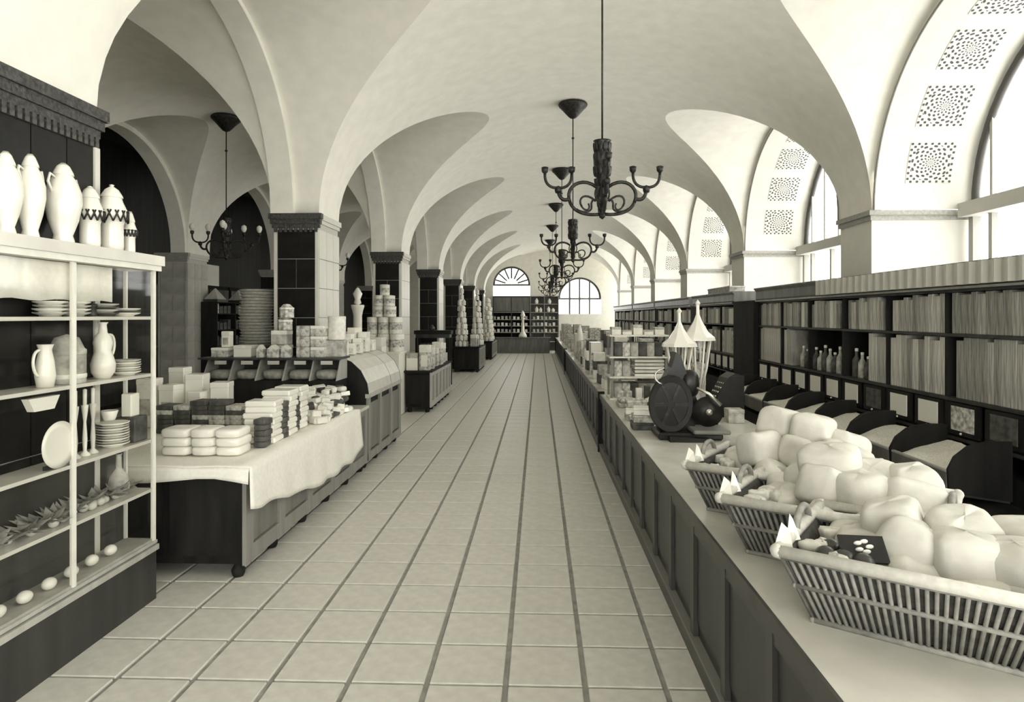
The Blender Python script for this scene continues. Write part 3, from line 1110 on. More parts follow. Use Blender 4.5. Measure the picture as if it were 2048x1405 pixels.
# near fall
vs = []
for i in range(NX + 1):
    p = cloth_pt(i / NX, 0)
    if i / NX <= .6:
        for q in range(5):
            t = q / 4
            vs.append((p[0], p[1] - .012 * (t > 0) - .008 * t, p[2] - (.095 + .02 * math.sin(i * .9)) * t))
m_ = len(vs) // 5
tc.add(vs, [(i * 5 + q, i * 5 + 5 + q, i * 5 + 6 + q, i * 5 + 1 + q) for i in range(m_ - 1) for q in range(4)], True)
tco = tc.build('tablecloth', CLOTH)
sd = tco.modifiers.new('thick', 'SOLIDIFY')
sd.thickness = .005
sd.offset = 1
tag(tco, 'white tablecloth draped over the aisle side of the island counter', 'tablecloth')
ZT = IH + .022

# pillow-like packets at the near end: three stacks of three
for s, (x, w) in enumerate(((-2.8, .235), (-2.585, .19), (-2.39, .2))):
    me = MB().pillow(w * 1.02, .26, .072, .42, 20, 9, .02, s).mesh('packet')
    for i in range(3):
        o = obj('cushion_packet', me, CHINA if s != 1 else PAPER, None, (x + rnd.uniform(-.008, .008), 5.03, ZT + i * .068), (0, 0, rnd.uniform(-.06, .06)))
        tag(o, '%s white pillow-shaped packet in the %s stack at the cloth front' % (level(i, 3), ['left', 'middle', 'right'][s]), 'packet', 'pillow-shaped packets at the front of the cloth')

# dark flat boxes in stacks behind them
me_d = MB().cbox(0, 0, 0, .15, .2, .042, .004).mesh('flat_box')
for s in range(5):
    n = [6, 6, 7, 7, 6][s]
    for i in range(n):
        o = obj('flat_box', me_d, PAPER_D, None, (-3.42 + s * .16 + rnd.uniform(-.008, .008), 5.95, ZT + i * .0425), (0, 0, rnd.uniform(-.07, .07)))
        o.material_slots[0].link = 'OBJECT'
        o.material_slots[0].material = [PAPER_D, PAPER_D, PAPER_M][rnd.randrange(3)]
        tag(o, '%s dark flat box in the %s dark stack on the cloth' % (level(i, n), ['leftmost', 'second', 'middle', 'fourth', 'rightmost'][s]), 'box', 'dark flat boxes stacked on the cloth')

# tall white cartons behind the dark boxes
for i, (x, y, w, d, h, m) in enumerate(((-3.8, 6.25, .16, .2, .46, PAPER), (-3.6, 6.3, .16, .2, .4, CHINA), (-3.43, 6.45, .17, .2, .49, CHINA), (-3.3, 6.22, .13, .15, .34, CHINA), (-3.13, 6.35, .17, .2, .42, CHINA), (-3.72, 6.65, .16, .16, .54, CHINA))):
    c = empty('carton', ['tall white carton behind the leftmost dark stack', 'broad white carton second from left behind the dark boxes', 'tallest white carton in the middle behind the dark boxes', 'small white carton in front of the tallest carton', 'white carton with rounded top at the right of the cartons', 'narrow white carton at the back of the carton group'][i], 'carton', (x, y, ZT), [.1, -.1, .15, -.05, .2, 0][i], 'white cartons behind the dark boxes')
    MB().cbox(0, 0, 0, w, d, h, .006).build('body', m, c)
    MB().cbox(0, 0, h - .05, w * 1.03, d * 1.03, .055, .006).build('lid', m, c)
    MB().box(-w * .3, w * .3, -d / 2 - .003, -d / 2 + .001, h * .25, h * .6).build('printed_label', PAPER_G, c)

# stacks of white packs at the aisle edge
me_w = MB().cbox(0, 0, 0, .26, .22, .05, .012).mesh('white_pack')
me_k = MB().cbox(0, 0, 0, .1, .14, .045, .006).mesh('dark_pack')
for s, (x, y, n) in enumerate(((-2.36, 5.52, 7), (-2.36, 5.86, 8), (-2.38, 6.2, 8))):
    for i in range(n):
        o = obj('flat_packet', me_w, CHINA, None, (x + rnd.uniform(-.012, .012), y, ZT + i * .051), (0, 0, rnd.uniform(-.1, .1)))
        tag(o, '%s white flat packet in the %s white stack along the cloth edge' % (level(i, n), ['nearest', 'middle', 'farthest'][s]), 'packet', 'white flat packets along the cloth edge')
for s, (x, y, n) in enumerate(((-2.28, 5.32, 5), (-2.28, 5.69, 7), (-2.3, 6.03, 7))):
    for i in range(n):
        o = obj('dark_packet', me_k, PAPER_D, None, (x + rnd.uniform(-.006, .006), y, ZT + i * .046), (0, 0, rnd.uniform(-.15, .15)))
        tag(o, '%s small dark packet in the %s dark column beside white packets' % (level(i, n), ['nearest', 'middle', 'farthest'][s]), 'packet', 'dark packets between the white stacks')

# jumbled heap of small packets
RJ = random.Random(11)
me_j = [MB().cbox(0, 0, 0, .13, .09, .05, .006).mesh('small_packet'), MB().cbox(0, 0, 0, .1, .1, .065, .01).mesh('small_packet'), MB().pillow(.13, .09, .06, .6, 12, 7).mesh('small_packet')]
for lay, (n, x0, x1, y0, y1, z) in enumerate(((60, -2.78, -2.15, 6.42, 7.44, 0), (50, -2.75, -2.16, 6.5, 7.44, .055), (40, -2.72, -2.18, 6.6, 7.42, .11), (30, -2.68, -2.2, 6.75, 7.42, .165), (16, -2.6, -2.22, 6.95, 7.4, .22))):
    for i in range(n):
        o = obj('small_packet', me_j[RJ.randrange(3)], CHINA, None, (RJ.uniform(x0, x1), RJ.uniform(y0, y1), ZT + z), (RJ.uniform(-.2, .2), RJ.uniform(-.2, .2), RJ.uniform(0, 3)))
        o.material_slots[0].link = 'OBJECT'
        o.material_slots[0].material = RJ.choice([CHINA, PAPER, PAPER, PAPER_D, PAPER])
        tag(o, 'small %s packet in layer %s of the jumbled heap on the cloth' % ('dark' if o.material_slots[0].material == PAPER_D else 'white' if o.material_slots[0].material == CHINA else 'pale', NTH[lay]), 'packet', 'jumbled heap of small packets, layer ' + NTH[lay])
# flat tray of packets left of the heap
for i in range(4):
    for j in range(3):
        o = obj('small_packet', me_j[0], CHINA, None, (-3.25 + i * .14, 6.95 + j * .12, ZT), (0, 0, RJ.uniform(-.2, .2)))
        tag(o, 'small white packet laid flat in the patch left of the heap', 'packet', 'packets laid flat left of the heap')

# ---- bread bins across the island, facing the camera, in front of the first pier
BZ0, BZ1 = 1.14, 1.39
for i in range(5):
    x0 = -3.95 + i * .32
    b = empty('glass_bin', '%s sloping glass bread bin facing the camera on the island' % ['leftmost', 'second', 'middle', 'fourth', 'rightmost'][i], 'bin', (x0 + .16, 7.72, 0), 0, 'glass bread bins across the island')
    MB().box(-.158, .158, -.22, .22, IH + .01, BZ0).build('base', BLACKWOOD, b)
    pr = [(-.22, BZ0), (-.205, BZ0), (-.06, BZ1 - .03), (-.02, BZ1 - .005), (.22, BZ1 - .005), (.22, BZ0)]
    for s in (-1, 1):
        MB().prism(pr, s * .155 - .005, s * .155 + .005, 'x').build('end_panel', LWOOD, b)
    MB().add([(-.15, -.2, BZ0 + .01), (.15, -.2, BZ0 + .01), (.15, -.06, BZ1 - .03), (-.15, -.06, BZ1 - .03)], [(0, 1, 2, 3)]).build('sloping_pane', GLASS, b)
    MB().box(-.15, .15, .19, .21, BZ0, BZ1 - .01).build('back', DWOOD, b)
    MB().box(-.07, .07, -.075, -.062, BZ1 - .07, BZ1 - .025).build('price_card', CHINA, b)
    MB().pillow(.27, .3, .12, .6, 16, 8, .03, i, Matrix.Translation((0, .02, BZ0))).build('contents', PAPER_G, b)
bt = tag(MB().box(-.83, .83, -.235, .24, 0, .022).build('bin_top_board', DWOOD, None, (-3.15, 7.72, BZ1 - .004)), 'dark top board over the glass bins, carrying stacked goods', 'board')

# ---- aisle-side curved bin section
ac = empty('aisle_counter', 'panelled counter with curved bin hood at the island aisle corner', 'counter', (-2.4, 8.95, 0))
MB().box(-.3, .27, -.95, .95, .1, .9).build('carcass', BLACKWOOD, ac)
n = 3
p = 1.9 / n
mp = MB().box(0, .012, .07, p - .07, .22, .8).mesh()
ms = MB().box(0, .03, -.05, .05, .1, .9).mesh()
for i in range(n):
    obj('panel', mp, PANEL, ac, (.27, -.95 + i * p, 0))
for i in range(n + 1):
    obj('stile', ms, STILE, ac, (.27, min(max(-.95 + i * p, -.9), .9), 0))
MB().box(.26, .31, -.96, .96, .88, .93).build('front_rail', LWOOD, ac)
MB().box(.262, .298, -.95, .95, .1, .2).build('rail', STILE, ac)
hood = [(.3, .93), (.28, 1.06), (.2, 1.22), (.08, 1.33), (-.06, 1.385), (-.3, 1.39)]
inner = [(x - .03, z - .025) for x, z in hood]
hv = MB()
vs = [(x, y, z) for y in (-.93, .93) for x, z in hood]
hv.prism(hood + inner[::-1], -.92, .92, 'y')
hv.build('hood', mat('pale_hood', .6, .3, .08, 6), ac)
for y in (-.945, .3, .93):
    MB().prism([(-.3, .9)] + [(.3, .9)] + hood, y - .012, y + .012, 'y').build('curved_end', BLACKWOOD, ac)
for i in range(4):
    MB().lathe([(0, 0), (.035, 0), (.045, .02), (.05, .05), (.03, .085), (.04, .1)], 12).build('foot', BLACKWOOD, ac, (.2, -.86 + i * .57, 0))
# ================================================================== GOODS ON THE ISLAND
BTZ = BZ1 + .019


def setmat(o, m):
    o.material_slots[0].link = 'OBJECT'
    o.material_slots[0].material = m


def lidbox(name, label, cat, x, y, z, w, d, h, m, ml=None, rz=0, group=None, lab=None):
    o = empty(name, label, cat, (x, y, z), rz, group)
    MB().cbox(0, 0, 0, w, d, h * .72, .004).build('body', m, o)
    MB().cbox(0, 0, h * .7, w * 1.03, d * 1.03, h * .3, .006).build('lid', ml or m, o)
    if lab:
        MB().box(-w * .32, w * .32, -d / 2 - .004, -d / 2 + .002, h * .15, h * .6).build('printed_label', lab, o)
    return o


def tin(name, label, cat, x, y, z, dia, h, m, group=None, band=None, cone=0):
    o = empty(name, label, cat, (x, y, z), 0, group)
    a = dia / 2
    MB().lathe([(0, 0), (a * .97, 0), (a, .008), (a, h - .02), (a * .96, h - .012), (a * .96, h - .01)], 22).build('body', m, o)
    MB().lathe([(a * 1.02, h - .03), (a * 1.02, h), (a * .9, h + .006), (0, h + .006 + cone)], 22, None, True, False).build('lid', m, o)
    if band:
        MB().lathe([(a * 1.004, h * .25), (a * 1.01, h * .27), (a * 1.01, h * .68), (a * 1.004, h * .7)], 22, None, True, False).build('printed_label', band, o)
    return o


Yb = 7.72
lidbox('flat_box', 'low grey box at the left end of the bin top board', 'box', -3.79, Yb, BTZ, .2, .2, .11, PAPER_M, CHINA)
lidbox('tall_box', 'narrow white box standing on the low grey box', 'box', -3.74, Yb, BTZ + .115, .1, .1, .19, CHINA, PAPER, 0, None, PAPER_G)
lidbox('flat_box', 'white lidded box second from left on the bin top board', 'box', -3.51, Yb, BTZ, .21, .22, .14, CHINA, PAPER)
for i, (x, w) in enumerate(((-3.27, .08), (-3.115, .14), (-2.97, .1))):
    c = empty('peaked_box', 'small box with peaked top, %s of three under the tin column' % ['left', 'middle', 'right'][i], 'box', (x, Yb - .13, BTZ), 0, 'small peaked boxes on the bin top board')
    MB().cbox(0, 0, 0, w, .1, .1, .003).build('body', PAPER_M, c)
    MB().prism([(-w / 2, .1), (w / 2, .1), (0, .15)], -.05, .05, 'y').build('peaked_top', PAPER, c)
lidbox('crate', 'grey box under the faceted tins in front of the pier', 'box', -3.1, Yb + .06, BTZ, .2, .2, .14, PAPER_G, PAPER_M)
lidbox('crate', 'second grey box of the tin column in front of the pier', 'box', -3.1, Yb + .06, BTZ + .145, .19, .19, .17, PAPER_G, PAPER)
for i, z in enumerate((.32, .47)):
    c = empty('faceted_tin', ['lower', 'upper'][i] + ' eight-sided mottled tin on the column before the pier', 'tin', (-3.06 + .02 * i, Yb + .06, BTZ + z), .2, 'eight-sided tins')
    MB().lathe([(0, 0), (.085, 0), (.085, .125), (.05, .145), (0, .147)] if i == 0 else [(0, 0), (.085, 0), (.085, .11), (.04, .16), (0, .165)], 8, None, False).build('body', PAPER_M, c)
    MB().lathe([(.087, .1), (.088, .115), (.086, .12)], 8, None, False, False).build('rim', CHINA, c)
for j in range(3):
    for i in range(2):
        lidbox('mottled_box', '%s mottled box, %s column of the mottled stack' % (level(j, 3), ['left', 'right'][i]), 'box', -2.785 + i * .17, Yb, BTZ + j * .125, .16, .2, .122, PAPER_M, CHINA if i else PAPER_M, 0, 'mottled boxes on the bin top board')
tin('drum_tin', 'pale drum-shaped tin with shaded side in front of the first pier', 'tin', -2.44, Yb + .1, BTZ + .2, .21, .28, TIN_W)
lidbox('crate', 'grey box carrying the pale drum-shaped tin', 'box', -2.44, Yb + .08, BTZ, .2, .2, .195, PAPER_G)
HT = 1.392
RH = random.Random(5)
k = 0
for j, (y, xs) in enumerate(((8.25, (-2.62, -2.5)), (8.55, (-2.62, -2.48)), (8.85, (-2.6, -2.47)), (9.2, (-2.62, -2.48)), (9.55, (-2.62, -2.48)))):
    for i, x in enumerate(xs):
        h = [.3, .2, .26, .34, .22][j] - .06 * i
        lidbox('pale_box', 'pale box on the curved hood, row %s, %s side' % (NTH[j], ['pier', 'aisle'][i]), 'box', x, y, HT, .12, .2, h, PAPER, CHINA, RH.uniform(-.15, .15), 'pale boxes on the curved hood', PAPER_M)

# tall stack of round trays left of the first pier
ps = empty('pedestal', 'dark pedestal left of the first pier', 'pedestal', (-3.78, 8.62, 0))
MB().box(-.22, .22, -.22, .22, 0, 1.44).build('shaft', BLACKWOOD, ps)
MB().box(-.24, .24, -.24, .24, 1.44, 1.48).build('top', DWOOD, ps)
me_tr = MB().lathe([(0, 0), (.19, 0), (.215, .03), (.222, .036), (.215, .04), (.185, .012), (0, .01)], 26).mesh('round_tray')
for i in range(19):
    o = obj('round_tray', me_tr, mat('pale_tray', .55, .6, .15, 20), None, (-3.78 + .012 * math.sin(i * .5), 8.62, 1.482 + i * .0405), (0, 0, i))
    tag(o, 'round tray in the tall stack left of the first pier, %s' % level(i, 19), 'tray', 'tall stack of round trays')

# ---- dark shelf in the left aisle
sh = empty('aisle_shelf', 'dark open shelf with goods between the left aisle piers', 'shelf', (-7.1, 14.6, 0))
for y in (-.85, 0, .85):
    MB().box(-.22, .22, y - .02, y + .02, 0, 2.2).build('upright', BLACKWOOD, sh)
for z in (.4, .85, 1.25, 1.6, 1.95, 2.2):
    MB().box(-.22, .22, -.85, .85, z - .02, z).build('shelf_board', BLACKWOOD, sh)
MB().box(-.22, -.2, -.87, .87, 0, 2.2).build('back', BLACKWOOD, sh)
for j, z in enumerate((1.25, 1.6, 1.95)):
    for i in range(9):
        y = 13.9 + i * .18
        if abs(y - 14.6) < .05:
            continue
        o = tag(MB().cbox(0, 0, 0, .2, .13, .14 + .08 * RH.random(), .004).build('packet', PAPER_D, None, (-7.05, y, z)), '%s packet from the left, %s row of the left aisle shelf' % (NTH[i], ['lower', 'middle', 'upper'][j]), 'packet', 'dark packets on the %s row of the aisle shelf' % ['lower', 'middle', 'upper'][j])
        setmat(o, RH.choice([PAPER_D, PAPER_D, PAPER_M]))
for i, y in enumerate((14.0, 15.1)):
    c = empty('peaked_tin', ['left', 'right'][i] + ' tin with pyramid lid on top of the left aisle shelf', 'tin', (-7.05, y, 2.2))
    MB().cbox(0, 0, 0, .3, .42, .06).build('base', DWOOD, c)
    MB().add([(-.15, -.2, .06), (.15, -.2, .06), (.15, .2, .06), (-.15, .2, .06), (0, -.03, .3), (0, .03, .3)], [(0, 1, 4), (1, 2, 5, 4), (2, 3, 5), (3, 0, 4, 5)]).build('peaked_lid', LWOOD, c)
bn = tag(MB().box(-.08, .08, -.95, .9, 0, .55).build('pale_board', CHINA, None, (-8.74, 16.5, 2.7)), 'pale board standing on the dark cupboards of the side room', 'board')
for i in range(4):
    c = empty('cupboard', '%s tall dark cupboard in the side room behind the left aisle' % ['nearest', 'second', 'third', 'farthest'][i], 'cupboard', (-8.75, 12.2 + i * 2.3, 0))
    MB().box(-.4, .1, -1.1, 1.1, 0, 2.7).build('body', BLACKWOOD, c)
    for s in (-1, 1):
        d_ = MB().box(.1, .13, s * .55 - .52, s * .55 + .52, .1, 2.6).build('door', DWOOD, c)
        MB().lathe([(0, 0), (.02, .01), (.02, .03), (0, .04)], 8, Matrix.Translation((.13, s * .1, 1.2)) @ Matrix.Rotation(PI / 2, 4, 'Y')).build('knob', STEEL, d_)

# ================================================================== SECOND COUNTER and the canister pyramid
counter('aisle_counter', 'small counter with black end, second along the left side', -2.63, -2.1, 12.72, 15.6, .82, ['x1'], BLACKWOOD, True, BLACKWOOD, .48, panel=STILE, stile=mat('pale_stile', .42, .5))
lidbox('show_box', 'white show box on the near end of the second counter', 'box', -2.5, 12.9, .82, .22, .2, .34, CHINA, PAPER_G)
for i in range(7):
    lidbox('mottled_tin_box', '%s mottled box along the second counter' % NTH[i], 'box', -2.26 + .03 * math.sin(i * 2), 12.95 + i * .36, .82, .2, .24, [.5, .42, .46, .38, .5, .4, .45][i], PAPER_M, PAPER, .1 * math.sin(i), 'mottled boxes along the second counter', CHINA)
tb = empty('plinth_table', 'cloth-covered stand below the canister pyramid', 'stand', (-3.0, 12.62, 0))
MB().box(-.36, .36, -.36, .36, 0, 1.18).build('body', CLOTH, tb)
MB().box(-.38, .38, -.38, .38, 1.18, 1.21).build('top', CLOTH, tb)
tiers = [(1.21, 3, .22, .33), (1.55, 3, .2, .32), (1.88, 2, .19, .2), (2.09, 2, .17, .2), (2.3, 1, .19, .2)]
for j, (z, n, d, h) in enumerate(tiers):
    for i in range(n):
        for q in range(2 if n > 1 else 1):
            tin('canister', 'pale canister on tier %s of the pyramid, %s, %s' % (NTH[j], ['left', 'centre', 'right'][i] if n == 3 else ['left', 'right'][i] if n == 2 else 'crowning it', ['front', 'back'][q]), 'canister', -2.99 + (i - (n - 1) / 2) * (d + .02), 12.5 + q * (d + .02) + (.1 if n == 1 else 0), z, d, h, TIN_W, 'canister pyramid before the second pier', PAPER_M)
# column and goods between first and second piers
pc = empty('white_column', 'slender white fluted stand beside the second pier', 'stand', (-3.3, 11.8, 0))
MB().lathe([(0, 0), (.16, 0), (.16, .06), (.09, .12), (.08, 1.9), (.1, 2.0), (.12, 2.06), (.12, 2.1), (0, 2.1)], 16).build('shaft', CHINA, pc)
MB().lathe([(.02, 2.1), (.07, 2.13), (.05, 2.2), (.09, 2.3), (.03, 2.4), (0, 2.42)], 12).build('finial', CHINA, pc)
sb = empty('aisle_table', 'white cloth table behind the curved hood, carrying pale boxes', 'table', (-2.95, 10.7, 0))
MB().box(-.4, .4, -.5, .5, 0, 1.0).build('skirt', CLOTH, sb)
MB().box(-.42, .42, -.52, .52, 1.0, 1.03).build('top', CLOTH, sb)
for i in range(4):
    lidbox('pale_box', '%s large pale box on the cloth table behind the curved hood' % ORD[i], 'box', -3.22 + i * .2, 10.5 + .1 * (i % 2), 1.03, .18, .3, [.45, .62, .4, .52][i], PAPER, CHINA, 0, 'large pale boxes on the cloth table', PAPER_M)

# ================================================================== tall dark side table by the third pier
st = empty('side_table', 'tall dark side table in front of the third pier', 'table', (-2.86, 17.75, 0))
MB().box(-.5, .5, -.25, .25, 1.4, 1.5).build('top', BLACKWOOD, st)
MB().box(-.46, .46, -.22, .22, 1.3, 1.4).build('apron', DWOOD, st)
for x in (-.44, .44):
    for y in (-.2, .2):
        MB().box(x - .03, x + .03, y - .03, y + .03, 0, 1.3).build('leg', BLACKWOOD, st)
for i in range(3):
    lidbox('white_case', '%s white case stacked under the tall dark side table' % ['left', 'middle', 'right'][i], 'case', -3.1 + i * .25, 17.5 + 0.12, .0, .22, .28, [.95, 1.1, .9][i], CHINA, PAPER, 0, 'white cases under the dark side table')
tag(MB().lathe([(0, 0), (.06, 0), (.08, .05), (.05, .12), (.02, .15), (.0, .16)], 14).build('dark_vase', DWOOD, None, (-2.9, 17.7, 1.5)), 'small dark pot on the tall dark side table', 'pot')

# ================================================================== far counters with tapering towers of white cans
def can_tower(x, y, z, tiers, d, h, where):
    for j in range(tiers):
        t = j / (tiers - 1)
        n = max(1, round(7 * (1 - t) ** .9))
        if j == tiers - 1:
            n = 1
        R = 0 if n == 1 else d * .52 / math.sin(PI / n)
        for i in range(n):
            a = 2 * PI * i / n + j * .5
            o = obj('white_can', CANM[(d, h)], TIN_W, None, (x + R * math.cos(a), y + R * math.sin(a), z + j * h))
            tag(o, 'white can on the %s tier of the tower %s' % (NTH[j], where), 'can', 'cans of the tower ' + where)


CANM = {}
for d, h in ((.14, .2), (.15, .19)):
    a = d / 2
    CANM[(d, h)] = MB().lathe([(0, 0), (a * .95, 0), (a, .01), (a, h * .72), (a * .45, h * .88), (a * .42, h - .004), (0, h - .004)], 10).mesh('can')
counter('far_counter', 'square black counter end with white can towers, third on the left', -2.89, -1.97, 21.87, 24.2, .86, ['x1'], BLACKWOOD, True, BLACKWOOD, .6, panel=STILE)
counter('far_counter', 'small dark counter farthest along the left side', -2.6, -1.98, 28.1, 31.2, .8, ['x1'], BLACKWOOD, True, BLACKWOOD, .6)
can_tower(-2.62, 22.2, .86, 10, .14, .2, 'nearest on the black counter')
can_tower(-2.2, 23.4, .86, 10, .14, .2, 'second on the black counter')
can_tower(-2.22, 28.5, .8, 10, .15, .19, 'on the last left counter')
can_tower(-2.3, 30.4, .8, 10, .15, .19, 'nearest the hall end')
for i in range(4):
    lidbox('grey_box', '%s grey box at the foot of the can towers' % NTH[i], 'box', -2.2 + .04 * i, 22.1 + .0 + i * .27 if i < 2 else 22.75 + i * .1, .86, .2, .22, .4 - .05 * i, PAPER_G, PAPER, 0, 'grey boxes by the can towers') if i < 2 else None

# ================================================================== END OF THE HALL
counter('end_counter', 'long plain counter closing the end of the hall', -2.2, .6, 33.0, 33.6, .8, [], MWOOD, False, MWOOD, .6, panel=MWOOD, z0=0)
es = empty('end_shelf', 'dark shelving with upper cabinet against the end wall', 'shelf', (-1.48, 35.6, 0))
MB().box(-1.02, 1.02, -.05, .4, 2.1, 2.98).build('upper_cabinet', DWOOD, es)
for x in (-1.0, 0, 1.0):
    MB().box(x - .025, x + .025, -.1, .4, 0, 2.1).build('upright', DWOOD, es)
for z in (.5, 1.0, 1.35, 1.7, 2.1):
    MB().box(-1.02, 1.02, -.1, .4, z - .03, z).build('shelf_board', LWOOD if z > .9 else DWOOD, es)
MB().box(-1.02, 1.02, .38, .4, 0, 2.1).build('back', BLACKWOOD, es)
for x in (-.5, .5):
    MB().box(x - .47, x + .47, -.07, -.05, 2.15, 2.9).build('cabinet_door', MWOOD, es)
es2 = empty('end_shelf', 'lighter shelving beside the bright end window', 'shelf', (.32, 35.6, 0))
for x in (-.76, 0, .76):
    MB().box(x - .025, x + .025, -.1, .4, 0, 2.98).build('upright', GWOOD, es2)
for z in (.5, 1.0, 1.35, 1.7, 2.1, 2.55, 2.98):
    MB().box(-.78, .78, -.1, .4, z - .03, z).build('shelf_board', LWOOD, es2)
MB().box(-.78, .78, .38, .4, 0, 2.98).build('back', MWOOD, es2)
for j, z in enumerate((1.0, 1.35, 1.7)):
    for i in range(16):
        x = -2.4 + i * .216
        if abs(x + 1.48) < .05 or abs(x + .46) < .1 or abs(x - .32) < .07:
            continue
        o = tag(MB().cbox(0, 0, 0, .13, .2, .14 + .05 * RH.random(), .004).build('packet', PAPER, None, (x, 35.65, z)), '%s packet from the left, %s row of the end shelves' % (NTH[i], ['lower', 'middle', 'upper'][j]), 'packet', '%s row of packets on the end shelves' % ['lower', 'middle', 'upper'][j])
        setmat(o, RH.choice([PAPER, PAPER_G, PAPER_M, PAPER]))
for i, (x, z, h) in enumerate(((-.1, 2.1, .3), (.12, 2.1, .25), (.55, 2.1, .3), (.8, 2.1, .22), (-.1, 2.55, .3), (.6, 2.55, .28))):
    tag(MB().lathe([(0, 0), (.07, 0), (.09, .05), (.1, h * .6), (.04, h * .85), (.05, h), (0, h)], 12).build('jar', CHINA, None, (x, 35.62, z)), '%s white jar on the high shelf beside the bright end window' % NTH[i], 'jar', 'white jars on the lighter end shelf')
ws = empty('white_stand', 'tall white tapering stand on the end counter', 'stand', (-.8, 33.3, .8))
MB().lathe([(0, 0), (.22, 0), (.2, .12), (.09, .3), (.06, .9), (.1, .95), (.1, 1.0), (0, 1.0)], 14).build('shaft', CHINA, ws)
MB().lathe([(.03, 1.0), (.13, 1.1), (.08, 1.25), (.03, 1.35), (0, 1.36)], 12).build('finial', CHINA, ws)
# ================================================================== RIGHT COUNTERS
RX0, RX1, RH_ = .86, 2.15, .81
RPAN = mat('right_counter_panel', .032, .35, .25, 7, .03, stretch=(1, 1, .15))
RSTI = mat('right_counter_stile', .055, .35, .2, 8, stretch=(1, 1, .15))


def right_counter(y0, y1, label, near=False):
    r = empty('service_counter', label, 'counter', ((RX0 + RX1) / 2, (y0 + y1) / 2, 0))
    hx, hy = (RX1 - RX0) / 2, (y1 - y0) / 2
    MB().box(-hx + .03, hx, -hy, hy, .0, RH_ - .04).build('carcass', RPAN, r)
    MB().box(-hx, hx + .02, -hy, hy, RH_ - .04, RH_).build('countertop', mat('counter_marble', .6, .22, .12, 3), r)
    MB().box(-hx - .014, -hx + .0, -hy, hy, RH_ - .06, RH_ + .002).build('edge_strip', RSTI, r)
    MB().box(-hx - .012, -hx + .03, -hy, hy, 0, .1).build('kick_board', RPAN, r)
    MB().box(-hx - .018, -hx + .03, -hy, hy, .1, .118).build('kick_bead', mat('kick_bead', .2, .4), r)
    n = max(1, round(2 * hy / .62))
    p = 2 * hy / n
    mp = MB().box(0, .012, .05, p - .05, .2, RH_ - .13).mesh()
    ms = MB().box(0, .028, -.035, .035, .118, RH_ - .06).mesh()
    mg = MB().box(0, .024, .035, p - .035, RH_ - .12, RH_ - .06).mesh()
    for i in range(n):
        obj('panel', mp, RPAN, r, (-hx + .018, -hy + i * p, 0))
        obj('rail', mg, RSTI, r, (-hx + .004, -hy + i * p, 0))
    for i in range(n + 1):
        obj('stile', ms, RSTI, r, (-hx, min(max(-hy + i * p, -hy + .036), hy - .036), 0))
    MB().box(-hx - .03, -hx + .06, hy - .08, hy, 0, RH_ + .03).build('end_post', BLACKWOOD, r)
    return r


right_counter(-1.2, 9.2, 'long dark panelled service counter nearest the camera on the right')
right_counter(9.21, 21.2, 'second stretch of dark service counter beyond the post')
right_counter(21.21, 33.0, 'far stretch of dark service counter reaching the end of the hall')
CT = RH_ + .001

# ================================================================== WICKER BASKETS
def basket(label, x, y, rz, L=.66, D=.5, H=.26, fl=.1):
    """origin at the near-left foot corner; local +x runs along the front, +y goes to the back"""
    r = empty('wicker_basket', label, 'basket', (x, y, CT), rz, 'wicker baskets on the service counter')
    e = fl

    def ring(t, o=0):
        a = e * t + o
        return [(-a, -a, H * t), (L + a, -a, H * t), (L + a, D + a, H * t), (-a, D + a, H * t)]
    b = MB()
    b.box(0, L, 0, D, 0, .012)
    b.build('base', WICKER, r)
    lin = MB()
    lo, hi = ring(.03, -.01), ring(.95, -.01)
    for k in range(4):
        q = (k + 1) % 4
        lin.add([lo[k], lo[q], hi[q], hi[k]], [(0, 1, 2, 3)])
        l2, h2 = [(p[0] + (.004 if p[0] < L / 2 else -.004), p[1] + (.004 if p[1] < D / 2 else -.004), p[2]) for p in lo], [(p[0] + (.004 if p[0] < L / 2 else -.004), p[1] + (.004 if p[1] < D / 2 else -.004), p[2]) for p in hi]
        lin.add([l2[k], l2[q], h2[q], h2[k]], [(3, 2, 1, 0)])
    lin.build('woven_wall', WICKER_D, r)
    # upright canes, one by one
    cane_ms = {}
    for k in range(4):
        q = (k + 1) % 4
        A, B = Vector(ring(0)[k]), Vector(ring(0)[q])
        C, E_ = Vector(ring(1)[k]), Vector(ring(1)[q])
        n = int((B - A).length / .021)
        for i in range(n + 1):
            t = i / n
            p0, p1 = A.lerp(B, t), C.lerp(E_, t)
            MB().tube([p0, p1], .0072, 6).build('cane', WICKER, r)
    for name, t, rr, mm in (('foot_rail', .03, .011, WICKER), ('middle_rail', .52, .009, WICKER), ('rim', 1.0, .022, mat('pale_rim', .55, .7, .1, 40)), ('rim', .93, .012, WICKER)):
        p = [Vector(v) for v in ring(t, .004)]
        t_ = MB()
        t_.tube([p[0], p[1]], rr, 8)
        t_.tube([p[1], p[2]], rr, 8)
        t_.tube([p[2], p[3]], rr, 8)
        t_.tube([p[3], p[0]], rr, 8)
        for v in p:
            t_.pillow(rr * 2.3, rr * 2.3, rr * 2.3, 1, 8, 6, 0, 0, Matrix.Translation(v - Vector((0, 0, rr * 1.15))))
        t_.build(name, mm, r)
    hd = MB()
    a = e
    for s in (0, 1):
        y0 = D * .3
        xx = -a if s == 0 else L + a
        hd.tube(bez((xx, y0, H), (xx, y0, H + .1), (xx, D - y0, H + .1), (xx, D - y0, H)), .014, 8)
    hd.build('handle', WICKER, r)
    return r


